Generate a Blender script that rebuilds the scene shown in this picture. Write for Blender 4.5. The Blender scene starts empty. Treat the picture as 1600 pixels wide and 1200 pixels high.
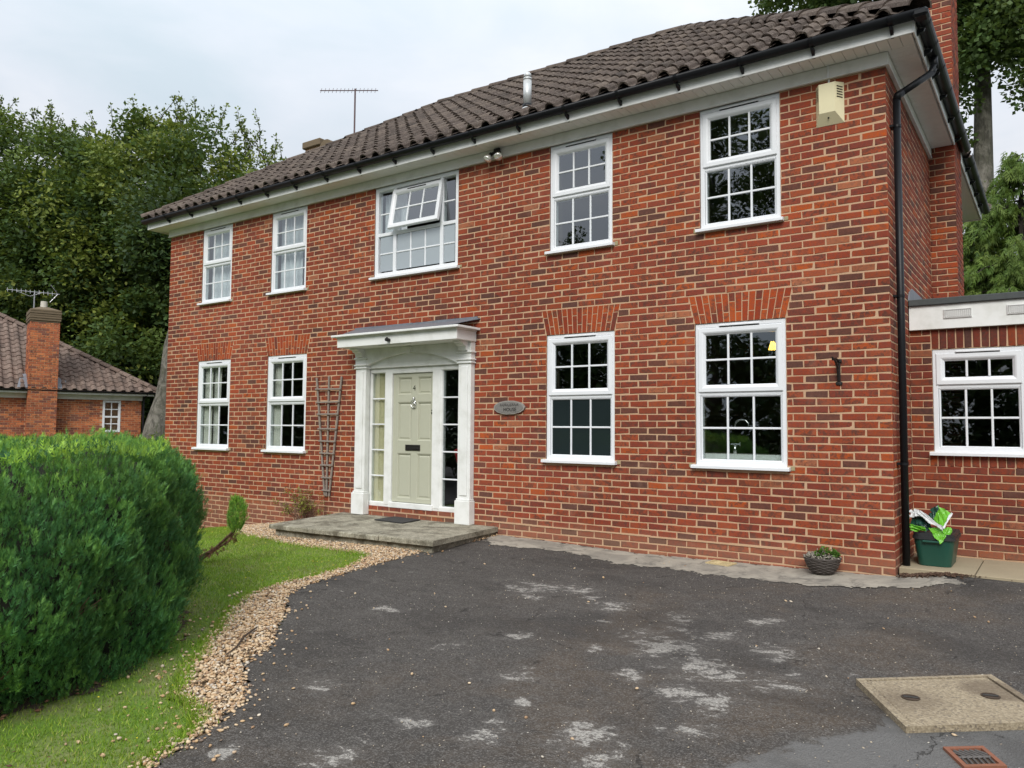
import bpy, math, random
import numpy as np
from mathutils import Matrix, Vector
rnd = random.Random(7); NR = np.random.RandomState(11)
S = bpy.context.scene; COL = S.collection
R = math.radians

# ------------------------------------------------------------------ camera
CAM = np.array([1.2523, -7.9116, 1.3280]); YAW, PITCH, ROLL, FPX = -0.61405, 0.05723, -0.00739, 1208.49
def cam_rot():
    cy, sy, cp, sp = math.cos(YAW), math.sin(YAW), math.cos(PITCH), math.sin(PITCH)
    f = np.array([sy*cp, cy*cp, sp]); r = np.array([cy, -sy, 0]); d = np.cross(f, r)
    cr, sr = math.cos(ROLL), math.sin(ROLL)
    return np.array([cr*r+sr*d, -sr*r+cr*d, f])
RC = cam_rot()
def proj(P):
    q = (np.atleast_2d(P)-CAM) @ RC.T
    return 800+FPX*q[:, 0]/q[:, 2], 600+FPX*q[:, 1]/q[:, 2], q[:, 2]
cd = bpy.data.cameras.new('camera'); cam = bpy.data.objects.new('camera', cd); COL.objects.link(cam)
m = Matrix.Identity(4)
for i in range(3):
    m[i][0] = RC[0][i]; m[i][1] = -RC[1][i]; m[i][2] = -RC[2][i]; m[i][3] = CAM[i]
cam.matrix_world = m; cd.sensor_width = 36; cd.lens = 36*FPX/1600; cd.clip_end = 2000; cd.clip_start = .05
S.camera = cam
S.view_settings.view_transform = 'Standard'; S.view_settings.look = 'None'
S.view_settings.exposure = 0.40; S.view_settings.gamma = 1; S.view_settings.use_curve_mapping = False
S.cycles.max_bounces = 6; S.cycles.transparent_max_bounces = 12; S.cycles.sample_clamp_indirect = 4

# ------------------------------------------------------------------ node helper
class NT:
    def __init__(s, nt): s.t = nt; s.l = nt.links
    def n(s, typ, ins=None, **props):
        o = s.t.nodes.new(typ)
        for k, v in props.items(): setattr(o, k, v)
        for k, v in (ins or {}).items():
            sock = o.inputs[k]
            if isinstance(v, bpy.types.NodeSocket): s.l.new(v, sock)
            elif isinstance(v, bpy.types.Node): s.l.new(v.outputs[0], sock)
            else:
                if isinstance(v, (tuple, list)) and len(v) == 3 and sock.type == 'RGBA': v = (*v, 1)
                sock.default_value = v
        return o
    def math(s, op, a, b=0.0, c=None, clamp=False):
        ins = {0: a, 1: b}
        if c is not None: ins[2] = c
        return s.n('ShaderNodeMath', ins, operation=op, use_clamp=clamp).outputs[0]
    def mix(s, f, a, b, mode='MIX'):
        o = s.n('ShaderNodeMix', data_type='RGBA', blend_type=mode)
        for k, v in ((0, f), (6, a), (7, b)):
            if isinstance(v, bpy.types.NodeSocket): s.l.new(v, o.inputs[k])
            else: o.inputs[k].default_value = (*v, 1) if isinstance(v, (tuple, list)) and len(v) == 3 else v
        return o.outputs[2]
    def noise(s, scale, detail=4, rough=.55, vec=None, dist=0.0, out=0):
        i = {'Scale': scale, 'Detail': detail, 'Roughness': rough, 'Distortion': dist}
        if vec is not None: i['Vector'] = vec
        return s.n('ShaderNodeTexNoise', i).outputs[out]
    def vor(s, scale, vec=None, feature='F1', out=0, rnd_=1.0):
        i = {'Scale': scale, 'Randomness': rnd_}
        if vec is not None: i['Vector'] = vec
        return s.n('ShaderNodeTexVoronoi', i, feature=feature).outputs[out]
    def ramp(s, f, stops, interp='LINEAR'):
        o = s.n('ShaderNodeValToRGB', {0: f}); cr = o.color_ramp; cr.interpolation = interp
        while len(cr.elements) < len(stops): cr.elements.new(.5)
        for e, (p, c) in zip(cr.elements, stops):
            e.position = p; e.color = (*c, 1) if isinstance(c, (tuple, list)) else (c, c, c, 1)
        return o.outputs[0]
    def sstep(s, v, a, b):
        return s.n('ShaderNodeMapRange', {0: v, 1: a, 2: b, 3: 0.0, 4: 1.0}, interpolation_type='SMOOTHSTEP').outputs[0]
MATS = {}
def mat(name):
    def deco(fn):
        mt = bpy.data.materials.new(name); mt.use_nodes = True
        t = NT(mt.node_tree); b = mt.node_tree.nodes['Principled BSDF']
        t.pos = t.n('ShaderNodeNewGeometry').outputs['Position']
        t.b = b; t.out = mt.node_tree.nodes['Material Output']
        def put(**k):
            for kk, v in k.items():
                sock = b.inputs[kk.replace('_', ' ')]
                if isinstance(v, bpy.types.NodeSocket): t.l.new(v, sock)
                else: sock.default_value = (*v, 1) if isinstance(v, (tuple, list)) and len(v) == 3 else v
        t.put = put
        def bump(h, strength=.3, dist=.01):
            t.l.new(t.n('ShaderNodeBump', {'Height': h, 'Strength': strength, 'Distance': dist}).outputs[0], b.inputs['Normal'])
        t.bump = bump
        a = t.n('ShaderNodeAttribute', attribute_name='rnd').outputs['Fac']
        oi = t.n('ShaderNodeObjectInfo').outputs['Random']
        t.rnd = t.math('FRACT', t.math('ADD', a, oi))
        fn(t); MATS[name] = mt; return mt
    return deco

# ------------------------------------------------------------------ world: overcast daylight
W = bpy.data.worlds.new('World'); S.world = W; W.use_nodes = True
wt = NT(W.node_tree); bg = W.node_tree.nodes['Background']
SUN_EL, SUN_AZ = R(40), R(158)      # azimuth clockwise from +Y
sky = wt.n('ShaderNodeTexSky', sky_type='NISHITA', sun_disc=False, sun_elevation=SUN_EL, sun_rotation=SUN_AZ, air_density=1.0, dust_density=2.0)
gen = wt.n('ShaderNodeTexCoord').outputs['Generated']
sep = wt.n('ShaderNodeSeparateXYZ', {0: gen})
zz = wt.math('MAXIMUM', sep.outputs[2], 0.0)
cie = wt.math('MULTIPLY_ADD', zz, 1.75, 0.72)           # overcast: brighter overhead
vv = wt.n('ShaderNodeMapping', {'Vector': gen, 'Scale': (1.0, 1.0, 2.6)}).outputs[0]
cl = wt.noise(1.9, 5, .5, vv, .3)
cl2 = wt.noise(4.5, 5, .55, vv, .4)
cm = wt.math('ADD', wt.math('MULTIPLY', cl, .7), wt.math('MULTIPLY', cl2, .3))
ccol = wt.ramp(cm, [(.34, (.51, .585, .645)), (.47, (.60, .645, .705)), (.57, (.69, .71, .755)), (.68, (.78, .785, .81))])
cc = wt.mix(1.0, ccol, cie, 'MULTIPLY')
skys = wt.mix(1.0, sky.outputs[0], (.1, .1, .1), 'MULTIPLY')
tot = wt.mix(.93, skys, cc)
wt.l.new(tot, bg.inputs[0]); bg.inputs[1].default_value = .77
sd = bpy.data.lights.new('sun', 'SUN'); sd.energy = 2.05; sd.angle = R(27); sd.color = (1, .965, .91)
so = bpy.data.objects.new('sun', sd); COL.objects.link(so)
sv = Vector((math.sin(SUN_AZ)*math.cos(SUN_EL), math.cos(SUN_AZ)*math.cos(SUN_EL), math.sin(SUN_EL)))
so.rotation_euler = sv.to_track_quat('Z', 'Y').to_euler()

# ------------------------------------------------------------------ materials
def brickmat(name, stops, soil=True):
    @mat(name)
    def _(t):
        base = t.ramp(t.rnd, stops, 'CONSTANT')
        r2 = t.math('FRACT', t.math('MULTIPLY', t.rnd, 17.31))
        n1 = t.noise(11, 6, .68, t.pos, 1.0)
        n1b = t.noise(26, 5, .7, t.pos, 1.2)
        dark = t.math('MULTIPLY', t.sstep(t.math('ADD', t.math('MULTIPLY', n1, .6), t.math('MULTIPLY', n1b, .4)), .47, .57), t.sstep(r2, .05, .7))
        c = t.mix(t.math('MULTIPLY', dark, .8), base, (.095, .042, .030))
        n2 = t.noise(30, 6, .7, t.pos)
        hv = t.n('ShaderNodeHueSaturation', {'Hue': .5, 'Saturation': t.math('MULTIPLY_ADD', n2, .35, .80), 'Value': t.math('MULTIPLY_ADD', n2, 1.5, .36), 'Color': c}).outputs[0]
        n4 = t.noise(.55, 4, .55, t.pos, .4)
        hv = t.n('ShaderNodeHueSaturation', {'Hue': .5, 'Saturation': 1.05, 'Value': t.math('MULTIPLY_ADD', n4, 1.05, .385), 'Color': hv}).outputs[0]
        n3 = t.noise(2.2, 5, .6, t.pos, .8)
        hv = t.mix(t.math('MULTIPLY', t.sstep(n3, .56, .8), .35), hv, (.27, .17, .12))      # pale bloom
        n5 = t.noise(160, 3, .7, t.pos)
        hv = t.mix(t.math('MULTIPLY', t.sstep(n5, .66, .74), .55), hv, (.42, .25, .15))      # sand grains
        if soil:
            z = t.n('ShaderNodeSeparateXYZ', {0: t.pos}).outputs[2]
            low = t.math('MULTIPLY', t.sstep(t.math('ADD', z, t.math('MULTIPLY', n3, -.25)), .14, -.06), .38)
            hv = t.mix(low, hv, (.25, .15, .10))
        t.put(Base_Color=hv, Roughness=.86)
        t.b.inputs['Specular IOR Level'].default_value = .25
        t.bump(t.math('ADD', t.noise(55, 6, .7, t.pos), t.math('MULTIPLY', n5, .5)), .6, .004)
BR = [(0, (.270, .060, .029)), (.10, (.240, .052, .028)), (.19, (.290, .066, .030)), (.27, (.215, .048, .028)), (.36, (.250, .058, .031)), (.44, (.195, .045, .028)),
      (.51, (.275, .070, .034)), (.58, (.230, .056, .033)), (.64, (.340, .078, .028)), (.69, (.130, .050, .035)), (.735, (.260, .062, .030)), (.82, (.185, .046, .030)), (.89, (.110, .048, .036)), (.93, (.32, .115, .060)), (.955, (.225, .055, .030))]
brickmat('brick_red', BR)
brickmat('brick_brown', [(p_, (r_*.78, g_*.80, b_*.85)) for p_, (r_, g_, b_) in BR])
brickmat('brick_arch', [(0, (.300, .060, .023)), (.3, (.26, .048, .021)), (.5, (.335, .074, .026)), (.8, (.225, .042, .020)), (.93, (.14, .036, .023))], False)
brickmat('brick_orange', [(0, (.44, .15, .070)), (.3, (.36, .115, .058)), (.6, (.52, .19, .085)), (.82, (.22, .085, .06))], False)
@mat('mortar')
def _(t):
    n = t.noise(3, 4, .6, t.pos); n2 = t.noise(70, 5, .7, t.pos)
    c = t.mix(t.math('ADD', t.math('MULTIPLY', n, .6), t.math('MULTIPLY', n2, .4)), (.38, .235, .14), (.60, .40, .25))
    t.put(Base_Color=c, Roughness=.95); t.bump(n2, .5, .003)
@mat('upvc_white')
def _(t):
    n = t.noise(6, 3, .6, t.pos); t.put(Base_Color=t.mix(n, (.78, .80, .82), (.71, .73, .75)), Roughness=.32)
@mat('paint_white')
def _(t):
    n = t.noise(5, 4, .6, t.pos); n2 = t.noise(40, 4, .7, t.pos)
    t.put(Base_Color=t.mix(t.sstep(n, .4, .8), (.78, .79, .77), (.64, .65, .61)), Roughness=.45); t.bump(n2, .08, .003)
@mat('soffit_white')
def _(t):
    n = t.noise(4, 3, .6, t.pos); t.put(Base_Color=t.mix(n, (.82, .81, .77), (.74, .72, .68)), Roughness=.4)
@mat('door_green')
def _(t):
    n = t.noise(12, 3, .6, t.pos); t.put(Base_Color=t.mix(n, (.46, .465, .365), (.43, .435, .34)), Roughness=.42); t.bump(t.noise(90, 3, .6, t.pos), .05, .002)
def simple(name, col, rough=.5, metal=0.0, col2=None, sc=12, bmp=0, bsc=60, spec=None):
    @mat(name)
    def _(t):
        n = t.noise(sc, 4, .6, t.pos)
        c2 = col2 or tuple(x*.75 for x in col)
        t.put(Base_Color=t.mix(n, col, c2), Roughness=rough, Metallic=metal)
        if spec is not None: t.b.inputs['Specular IOR Level'].default_value = spec
        if bmp: t.bump(t.noise(bsc, 4, .65, t.pos), bmp, .004)
simple('black_plastic', (.006, .007, .009), .42, 0, (.010, .011, .013), spec=.25)
simple('black_iron', (.016, .016, .017), .5, .4, (.03, .026, .022), 30, .4)
simple('lead', (.23, .25, .28), .55, .3, (.14, .15, .17), 14, .3, 40)
simple('felt_roof', (.09, .10, .10), .9, 0, (.05, .056, .055), 20, .5, 200)
simple('chrome', (.75, .75, .76), .12, 1.0, (.7, .7, .7))
simple('flue_steel', (.62, .64, .64), .38, .35, (.52, .54, .54), 8)
simple('alu', (.50, .50, .52), .4, .8, (.38, .38, .40))
simple('grate_steel', (.20, .19, .18), .6, .5, (.06, .05, .045), 40)
simple('rust_mast', (.12, .07, .075), .6, .3, (.09, .06, .06))
simple('cream_plastic', (.74, .68, .44), .38, 0, (.70, .64, .41), 6)
simple('grey_wood', (.30, .255, .215), .85, 0, (.17, .14, .12), 40, .5, 120)
simple('dark_rubber', (.022, .022, .023), .9, 0, (.04, .038, .036), 60, .5, 200)
simple('interior', (.16, .135, .10), .9, 0, (.13, .11, .085), 1)
simple('worktop', (.60, .59, .56), .4, 0, (.55, .54, .5), 6)
simple('curtain_cream', (.85, .83, .76), .9, 0, (.70, .68, .62), 3)
simple('curtain_beige', (.85, .76, .50), .9, 0, (.7, .6, .38), 3)
simple('net_white', (.88, .90, .93), .9, 0, (.68, .70, .75), 3)
simple('bin_green', (.010, .060, .042), .38, 0, (.014, .075, .052), 5, .05, 30)
simple('bin_lid', (.020, .022, .024), .42, 0, (.03, .032, .034), 9)
simple('bag_green', (.17, .50, .035), .28, 0, (.12, .38, .03), 14)
simple('bag_white', (.75, .76, .76), .3, 0, (.5, .52, .52), 30)
simple('bag_dark', (.015, .085, .05), .3, 0, (.02, .05, .05), 20)
simple('red_cloth', (.42, .02, .03), .7); simple('blue_cloth', (.02, .04, .30), .7)
simple('wicker', (.040, .032, .027), .7, 0, (.085, .07, .06), 40, .4, 120)
simple('moss_fibre', (.30, .28, .24), .95, 0, (.18, .16, .12), 50, .6, 150)
simple('soil', (.075, .048, .030), .95, 0, (.035, .024, .016), 40, .6, 80)
simple('bark_chips', (.060, .035, .022), .95, 0, (.11, .06, .035), 50, .4, 150)
simple('terracotta', (.30, .10, .05), .85, 0, (.13, .065, .04), 30, .4, 120)
simple('gully_cream', (.58, .46, .24), .8, 0, (.42, .33, .18), 40, .4, 120)
simple('slate_plaque', (.10, .09, .085), .6, 0, (.26, .25, .23), 60, .5, 90)
simple('plaque_edge', (.40, .38, .34), .7, 0, (.14, .13, .12), 60, .5, 90)
simple('chimney_pot', (.60, .57, .50), .8, 0, (.45, .42, .36), 10, .3)
simple('mortar_old', (.40, .34, .20), .95, 0, (.24, .21, .11), 60, .5, 90)
simple('stained_brick', (.19, .135, .08), .95, 0, (.11, .09, .06), 18, .6, 60)
simple('twig', (.17, .095, .055), .85, 0, (.10, .06, .04), 60, .4, 120)
simple('white_vent', (.70, .70, .68), .5)
@mat('brass_lamp')
def _(t):
    t.put(Base_Color=(.8, .45, .08), Emission_Color=(1, .62, .10), Emission_Strength=3.0, Roughness=.4)
@mat('floodlight_glass')
def _(t):
    t.put(Base_Color=(.8, .8, .74), Roughness=.15, Metallic=.55)
@mat('window_glass')
def _(t):
    lw = t.math('MULTIPLY', t.n('ShaderNodeFresnel', {'IOR': 2.5}).outputs[0], t.math('SUBTRACT', 1.0, t.n('ShaderNodeNewGeometry').outputs['Backfacing']))
    wob = t.n('ShaderNodeBump', {'Height': t.noise(1.6, 2, .5, t.pos), 'Strength': .06, 'Distance': .05}).outputs[0]
    gl = t.n('ShaderNodeBsdfGlossy', {'Roughness': .01, 'Color': (.90, .95, 1.0), 'Normal': wob}); tr = t.n('ShaderNodeBsdfTransparent', {'Color': (.86, .89, .88)})
    mx = t.n('ShaderNodeMixShader', {0: lw, 1: tr, 2: gl}); t.l.new(mx.outputs[0], t.out.inputs[0])
@mat('frosted_glass')
def _(t):
    lw = t.n('ShaderNodeFresnel', {'IOR': 2.3}).outputs[0]
    df = t.n('ShaderNodeBsdfDiffuse', {'Color': t.mix(t.noise(1.2, 2, .5, t.pos), (.26, .30, .32), (.34, .38, .40))})
    gl = t.n('ShaderNodeBsdfGlossy', {'Roughness': .12, 'Color': (.92, .97, 1.0)})
    mx = t.n('ShaderNodeMixShader', {0: lw, 1: df, 2: gl}); t.l.new(mx.outputs[0], t.out.inputs[0])
@mat('frosted_dark')
def _(t):
    lw = t.n('ShaderNodeFresnel', {'IOR': 1.6}).outputs[0]
    df = t.n('ShaderNodeBsdfDiffuse', {'Color': t.mix(t.noise(1.2, 2, .5, t.pos), (.012, .018, .019), (.020, .030, .031))})
    gl = t.n('ShaderNodeBsdfGlossy', {'Roughness': .1, 'Color': (.9, .95, 1.0)})
    mx = t.n('ShaderNodeMixShader', {0: lw, 1: df, 2: gl}); t.l.new(mx.outputs[0], t.out.inputs[0])
def tilemat(name, stops, lich=.45):
    @mat(name)
    def _(t):
        c = t.ramp(t.rnd, stops)
        n1 = t.noise(14, 6, .65, t.pos, .3); n2 = t.noise(70, 4, .7, t.pos); n3 = t.noise(30, 5, .75, t.pos, 1.4)
        c = t.n('ShaderNodeHueSaturation', {'Hue': .5, 'Saturation': 1, 'Value': t.math('MULTIPLY_ADD', n1, 2.0, .05), 'Color': c}).outputs[0]
        c = t.mix(t.math('MULTIPLY', t.sstep(n3, .60, .66), lich), c, (.36, .32, .25))
        n6 = t.noise(95, 3, .7, t.pos); c = t.mix(t.math('MULTIPLY', t.sstep(n6, .60, .68), lich), c, (.48, .44, .36)); n7 = t.noise(3, 5, .7, t.pos, .5); c = t.mix(t.math('MULTIPLY', t.sstep(n7, .55, .7), .5), c, (.13, .105, .082))
        c = t.mix(t.math('MULTIPLY', t.sstep(n1, .58, .72), .4), c, (.05, .048, .035))
        t.put(Base_Color=c, Roughness=.93); t.b.inputs['Specular IOR Level'].default_value = .2
        t.bump(t.math('ADD', n2, n3), .6, .005)
tilemat('roof_tile', [(0, (.058, .044, .037)), (.5, (.082, .063, .053)), (.8, (.11, .086, .070)), (1, (.045, .035, .030))], .6)
tilemat('roof_tile_red', [(0, (.14, .098, .080)), (.5, (.19, .14, .115)), (1, (.10, .072, .06))], .35)
@mat('concrete_step')
def _(t):
    n = t.noise(4, 6, .65, t.pos, .4); n2 = t.noise(60, 5, .7, t.pos); v = t.vor(160, t.pos)
    c = t.mix(t.sstep(n, .36, .62), (.13, .115, .08), (.34, .315, .24)); c = t.mix(t.math('MULTIPLY', t.sstep(n2, .50, .64), .8), c, (.085, .078, .055))
    c = t.mix(t.math('MULTIPLY', t.sstep(t.noise(11, 6, .75, t.pos, .6), .54, .62), .6), c, (.45, .43, .34))
    c = t.mix(t.math('MULTIPLY', t.sstep(v, .3, .1), .3), c, (.42, .38, .3))
    t.put(Base_Color=c, Roughness=.95); t.bump(t.math('ADD', n2, n), .7, .008)
@mat('paving')
def _(t):
    n = t.noise(3, 5, .6, t.pos, .4); n2 = t.noise(50, 5, .7, t.pos)
    c = t.mix(n, (.42, .35, .23), (.28, .23, .15)); c = t.mix(t.math('MULTIPLY', n2, .4), c, (.18, .15, .10))
    t.put(Base_Color=c, Roughness=.9); t.bump(n2, .4, .004)
@mat('manhole_concrete')
def _(t):
    n = t.noise(3.5, 5, .6, t.pos, .4); v = t.vor(95, t.pos, out=1); vd = t.vor(95, t.pos)
    vb = t.n('ShaderNodeSeparateXYZ', {0: v}).outputs[0]
    c = t.mix(n, (.29, .235, .155), (.20, .16, .105)); c = t.mix(t.math('MULTIPLY', t.sstep(vb, .2, .9), .55), c, (.44, .37, .26)); c = t.mix(t.math('MULTIPLY', t.sstep(vb, .85, .9), .7), c, (.10, .08, .06))
    d = t.n('ShaderNodeVectorMath', {0: t.pos, 1: (.93, -2.93, -.09)}, operation='DISTANCE').outputs['Value']
    d2 = t.n('ShaderNodeVectorMath', {0: t.pos, 1: (.58, -3.33, -.09)}, operation='DISTANCE').outputs['Value']
    w = t.math('MULTIPLY', t.noise(6, 4, .6, t.pos), .14)
    st = t.math('MAXIMUM', t.sstep(t.math('ADD', d, w), .27, .19), t.math('MULTIPLY', t.sstep(t.math('ADD', d2, w), .32, .12), .8))
    c = t.mix(t.math('MULTIPLY', st, .6), c, (.095, .068, .045))
    t.put(Base_Color=c, Roughness=.9); t.bump(t.math('ADD', vd, t.noise(90, 4, .7, t.pos)), .5, .006)
PATCH = [(-1.0, -2.55, .10), (-.2, -2.95, .10), (-2.45, -2.35, .12), (-2.0, -2.1, .10), (-1.55, -2.65, .09), (-.05, -3.15, .08), (-.85, -3.7, .13), (-1.15, -4.35, .11), (-.45, -4.75, .14), (-2.55, -5.25, .10), (-1.55, -5.4, .13), (-3.5, -4.35, .10), (-2.15, -3.75, .09), (-1.3, -3.3, .08), (-.95, -3.02, .30), (-.62, -3.25, .26), (-.40, -3.35, .20), (-.22, -2.82, .20), (-1.2, -2.86, .22), (-.28, -3.85, .22), (-1.42, -4.05, .12), (-2.62, -2.02, .28), (-1.1, -2.36, .16), (-2.3, -1.84, .24),
         (-.66, -4.55, .17), (-.55, -3.75, .18), (-.75, -2.65, .22), (-1.9, -3.3, .12), (-2.3, -4.75, .10), (-2.0, -5.6, .10), (-1.05, -4.8, .15), (-.1, -3.4, .16), (-.55, -2.1, .12), (-3.2, -3.3, .14), (-1.7, -2.3, .2), (-.3, -4.2, .15), (-1.5, -4.95, .12)]
@mat('asphalt')
def _(t):
    xy = t.n('ShaderNodeVectorMath', {0: t.pos, 1: (1, 1, 0)}, operation='MULTIPLY').outputs[0]
    n = t.noise(1.1, 5, .6, xy, .5); n2 = t.noise(7, 6, .7, xy, .4); g = t.noise(190, 4, .75, xy)
    v = t.vor(130, xy, out=1); vb = t.n('ShaderNodeSeparateXYZ', {0: v}).outputs[0]; vd = t.vor(130, xy)
    sm0 = t.n('ShaderNodeMapping', {'Vector': xy, 'Rotation': (0, 0, R(-35)), 'Scale': (1, 1.8, 1)}).outputs[0]
    c = t.mix(n, (.046, .042, .038), (.072, .064, .055))
    sx = t.n('ShaderNodeSeparateXYZ', {0: xy})
    br = t.math('MULTIPLY', t.sstep(t.noise(.9, 4, .6, xy, .6), .42, .62), t.sstep(sx.outputs[0], -3.2, -1.0))
    c = t.mix(t.math('MULTIPLY', br, .75), c, (.095, .070, .048)); n8 = t.noise(2.6, 7, .75, sm0, .8); c = t.mix(t.math('MULTIPLY', t.sstep(n8, .50, .66), .35), c, (.125, .115, .102)); n9 = t.noise(24, 5, .8, xy); c = t.mix(t.math('MULTIPLY', t.sstep(n9, .52, .66), .5), c, (.024, .022, .021))
    c = t.mix(t.math('MULTIPLY', t.sstep(n2, .42, .75), .55), c, (.032, .030, .029))
    c = t.mix(t.math('MULTIPLY', t.sstep(vb, .45, 1.0), .6), c, (.19, .178, .165))
    c = t.mix(t.math('MULTIPLY', t.sstep(t.noise(80, 4, .8, xy), .54, .64), .5), c, (.018, .017, .016))
    # worn pale patches, as in the photograph: blobs at their real places, broken up by noise
    wob = t.n('ShaderNodeVectorMath', {0: xy, 1: t.n('ShaderNodeVectorMath', {0: t.noise(3.0, 5, .65, xy, 0, 1), 1: (.45, .45, 0)}, operation='MULTIPLY').outputs[0]}, operation='ADD').outputs[0]
    acc = None
    for (x, y, r) in PATCH:
        d = t.n('ShaderNodeVectorMath', {0: wob, 1: (x+.225, y+.225, 0)}, operation='DISTANCE').outputs['Value']
        q = t.math('SUBTRACT', 1.0, t.math('DIVIDE', d, r*1.5), clamp=True)
        acc = q if acc is None else t.math('MAXIMUM', acc, q)
    sm = t.n('ShaderNodeMapping', {'Vector': xy, 'Rotation': (0, 0, R(-35)), 'Scale': (1, 1.5, 1)}).outputs[0]
    nma = t.noise(4.2, 9, .80, sm, .5); nmb = t.noise(13, 7, .78, sm, .7)
    nm = t.math('ADD', t.math('MULTIPLY', nma, 1.15), t.math('MULTIPLY', t.math('SUBTRACT', nmb, .5), .85)); nm = t.math('SUBTRACT', nm, .075)
    gr2 = t.math('MULTIPLY', t.noise(45, 4, .8, xy), .16)
    pm = t.sstep(t.math('ADD', t.math('ADD', t.math('MULTIPLY', acc, .30), nm), gr2), .785, .85)
    halo = t.math('MULTIPLY', t.sstep(t.math('ADD', t.math('MULTIPLY', acc, .4), nm), .52, .80), .42)
    pc = t.mix(t.sstep(t.noise(60, 5, .8, xy), .35, .6), (.13, .122, .11), (.50, .475, .43))
    c = t.mix(halo, c, (.13, .12, .11)); c = t.mix(t.math('MULTIPLY', pm, .8), c, pc)
    # grey bleached zone round the cover and the gully
    zn = t.math('ADD', t.math('MULTIPLY', sx.outputs[0], .86), t.math('MULTIPLY', sx.outputs[1], -.49))
    zz_ = t.math('ADD', zn, t.math('MULTIPLY', t.noise(3.5, 5, .65, xy, .5), .55))
    zm = t.math('MULTIPLY', t.sstep(zz_, 2.47, 2.53), t.sstep(sx.outputs[1], -2.2, -3.2))
    zc = t.mix(g, (.085, .084, .083), (.21, .205, .195))
    c = t.mix(t.math('MULTIPLY', zm, .85), c, zc)
    dmp = t.math('MULTIPLY', t.sstep(t.noise(.75, 5, .62, sm0, .5), .50, .64), .40); c = t.mix(dmp, c, (.028, .026, .024))
    # hairline cracks
    cv = t.n('ShaderNodeVectorMath', {0: xy, 1: t.n('ShaderNodeVectorMath', {0: t.noise(2.5, 5, .7, xy, 0, 1), 1: (.5, .5, 0)}, operation='MULTIPLY').outputs[0]}, operation='ADD').outputs[0]
    ce = t.vor(.85, cv, 'DISTANCE_TO_EDGE')
    ck = t.math('MULTIPLY', t.sstep(ce, .006, .001), t.sstep(t.noise(2.3, 3, .6, xy), .50, .60))
    c = t.mix(t.math('MULTIPLY', ck, .6), c, (.018, .016, .014))
    v3 = t.vor(26, xy); v3c = t.n('ShaderNodeSeparateXYZ', {0: t.vor(26, xy, out=1)}).outputs[0]
    sp = t.math('MULTIPLY', t.sstep(v3, .14, .09), t.sstep(v3c, .86, .9)); c = t.mix(t.math('MULTIPLY', sp, .8), c, (.42, .38, .33))
    t.put(Base_Color=c, Roughness=.88); t.b.inputs['Specular IOR Level'].default_value = .35
    h = t.math('ADD', t.math('MULTIPLY', vd, .8), t.math('ADD', t.math('MULTIPLY', n2, 1.6), t.math('MULTIPLY', ck, -2.0)))
    t.bump(h, .9, .010)
@mat('concrete_apron')
def _(t):
    n = t.noise(3, 6, .65, t.pos, .5); g = t.noise(150, 4, .7, t.pos)
    c = t.mix(t.sstep(n, .35, .65), (.33, .30, .245), (.17, .155, .13)); c = t.mix(t.math('MULTIPLY', g, .5), c, (.40, .37, .31))
    c = t.mix(t.math('MULTIPLY', t.sstep(t.noise(5, 7, .75, t.pos, .6), .50, .64), .6), c, (.085, .078, .068))
    t.put(Base_Color=c, Roughness=.93); t.bump(g, .5, .005)
@mat('lawn')
def _(t):
    n = t.noise(2.2, 5, .6, t.pos); n2 = t.noise(60, 4, .7, t.pos)
    c = t.mix(t.sstep(n, .4, .62), (.10, .19, .014), (.17, .20, .06)); c = t.mix(t.math('MULTIPLY', t.sstep(n2, .45, .7), .6), c, (.05, .052, .018))
    t.put(Base_Color=c, Roughness=.95); t.bump(n2, .6, .01)
@mat('earth')
def _(t):
    n = t.noise(1.1, 5, .6, t.pos); n2 = t.noise(40, 5, .7, t.pos)
    c = t.mix(n, (.035, .06, .014), (.06, .075, .025)); c = t.mix(t.sstep(n2, .5, .7), c, (.045, .035, .02))
    t.put(Base_Color=c, Roughness=.95); t.bump(n2, .6, .01)
@mat('gravel_bed')
def _(t):
    n2 = t.noise(60, 5, .7, t.pos); t.put(Base_Color=t.mix(n2, (.10, .07, .04), (.24, .17, .10)), Roughness=.95); t.bump(n2, .7, .01)
@mat('pebble')
def _(t):
    c = t.ramp(t.rnd, [(0, (.58, .40, .22)), (.15, (.70, .55, .36)), (.35, (.44, .26, .12)), (.5, (.70, .58, .41)), (.65, (.34, .21, .12)), (.78, (.60, .41, .22)), (.88, (.75, .69, .58)), (.96, (.17, .13, .10)), (1, (.3, .18, .1))])
    n = t.noise(90, 4, .6, t.pos); c = t.mix(t.math('MULTIPLY', n, .35), c, (.2, .12, .07))
    t.put(Base_Color=c, Roughness=.75)
@mat('stone_chips')
def _(t):
    c = t.ramp(t.rnd, [(0, (.45, .38, .28)), (.5, (.25, .2, .15)), (1, (.6, .56, .48))]); t.put(Base_Color=c, Roughness=.85)
@mat('litter')
def _(t):
    c = t.ramp(t.rnd, [(0, (.12, .055, .03)), (.4, (.22, .11, .055)), (.8, (.07, .035, .02)), (1, (.34, .2, .1))]); t.put(Base_Color=c, Roughness=.9)
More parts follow.
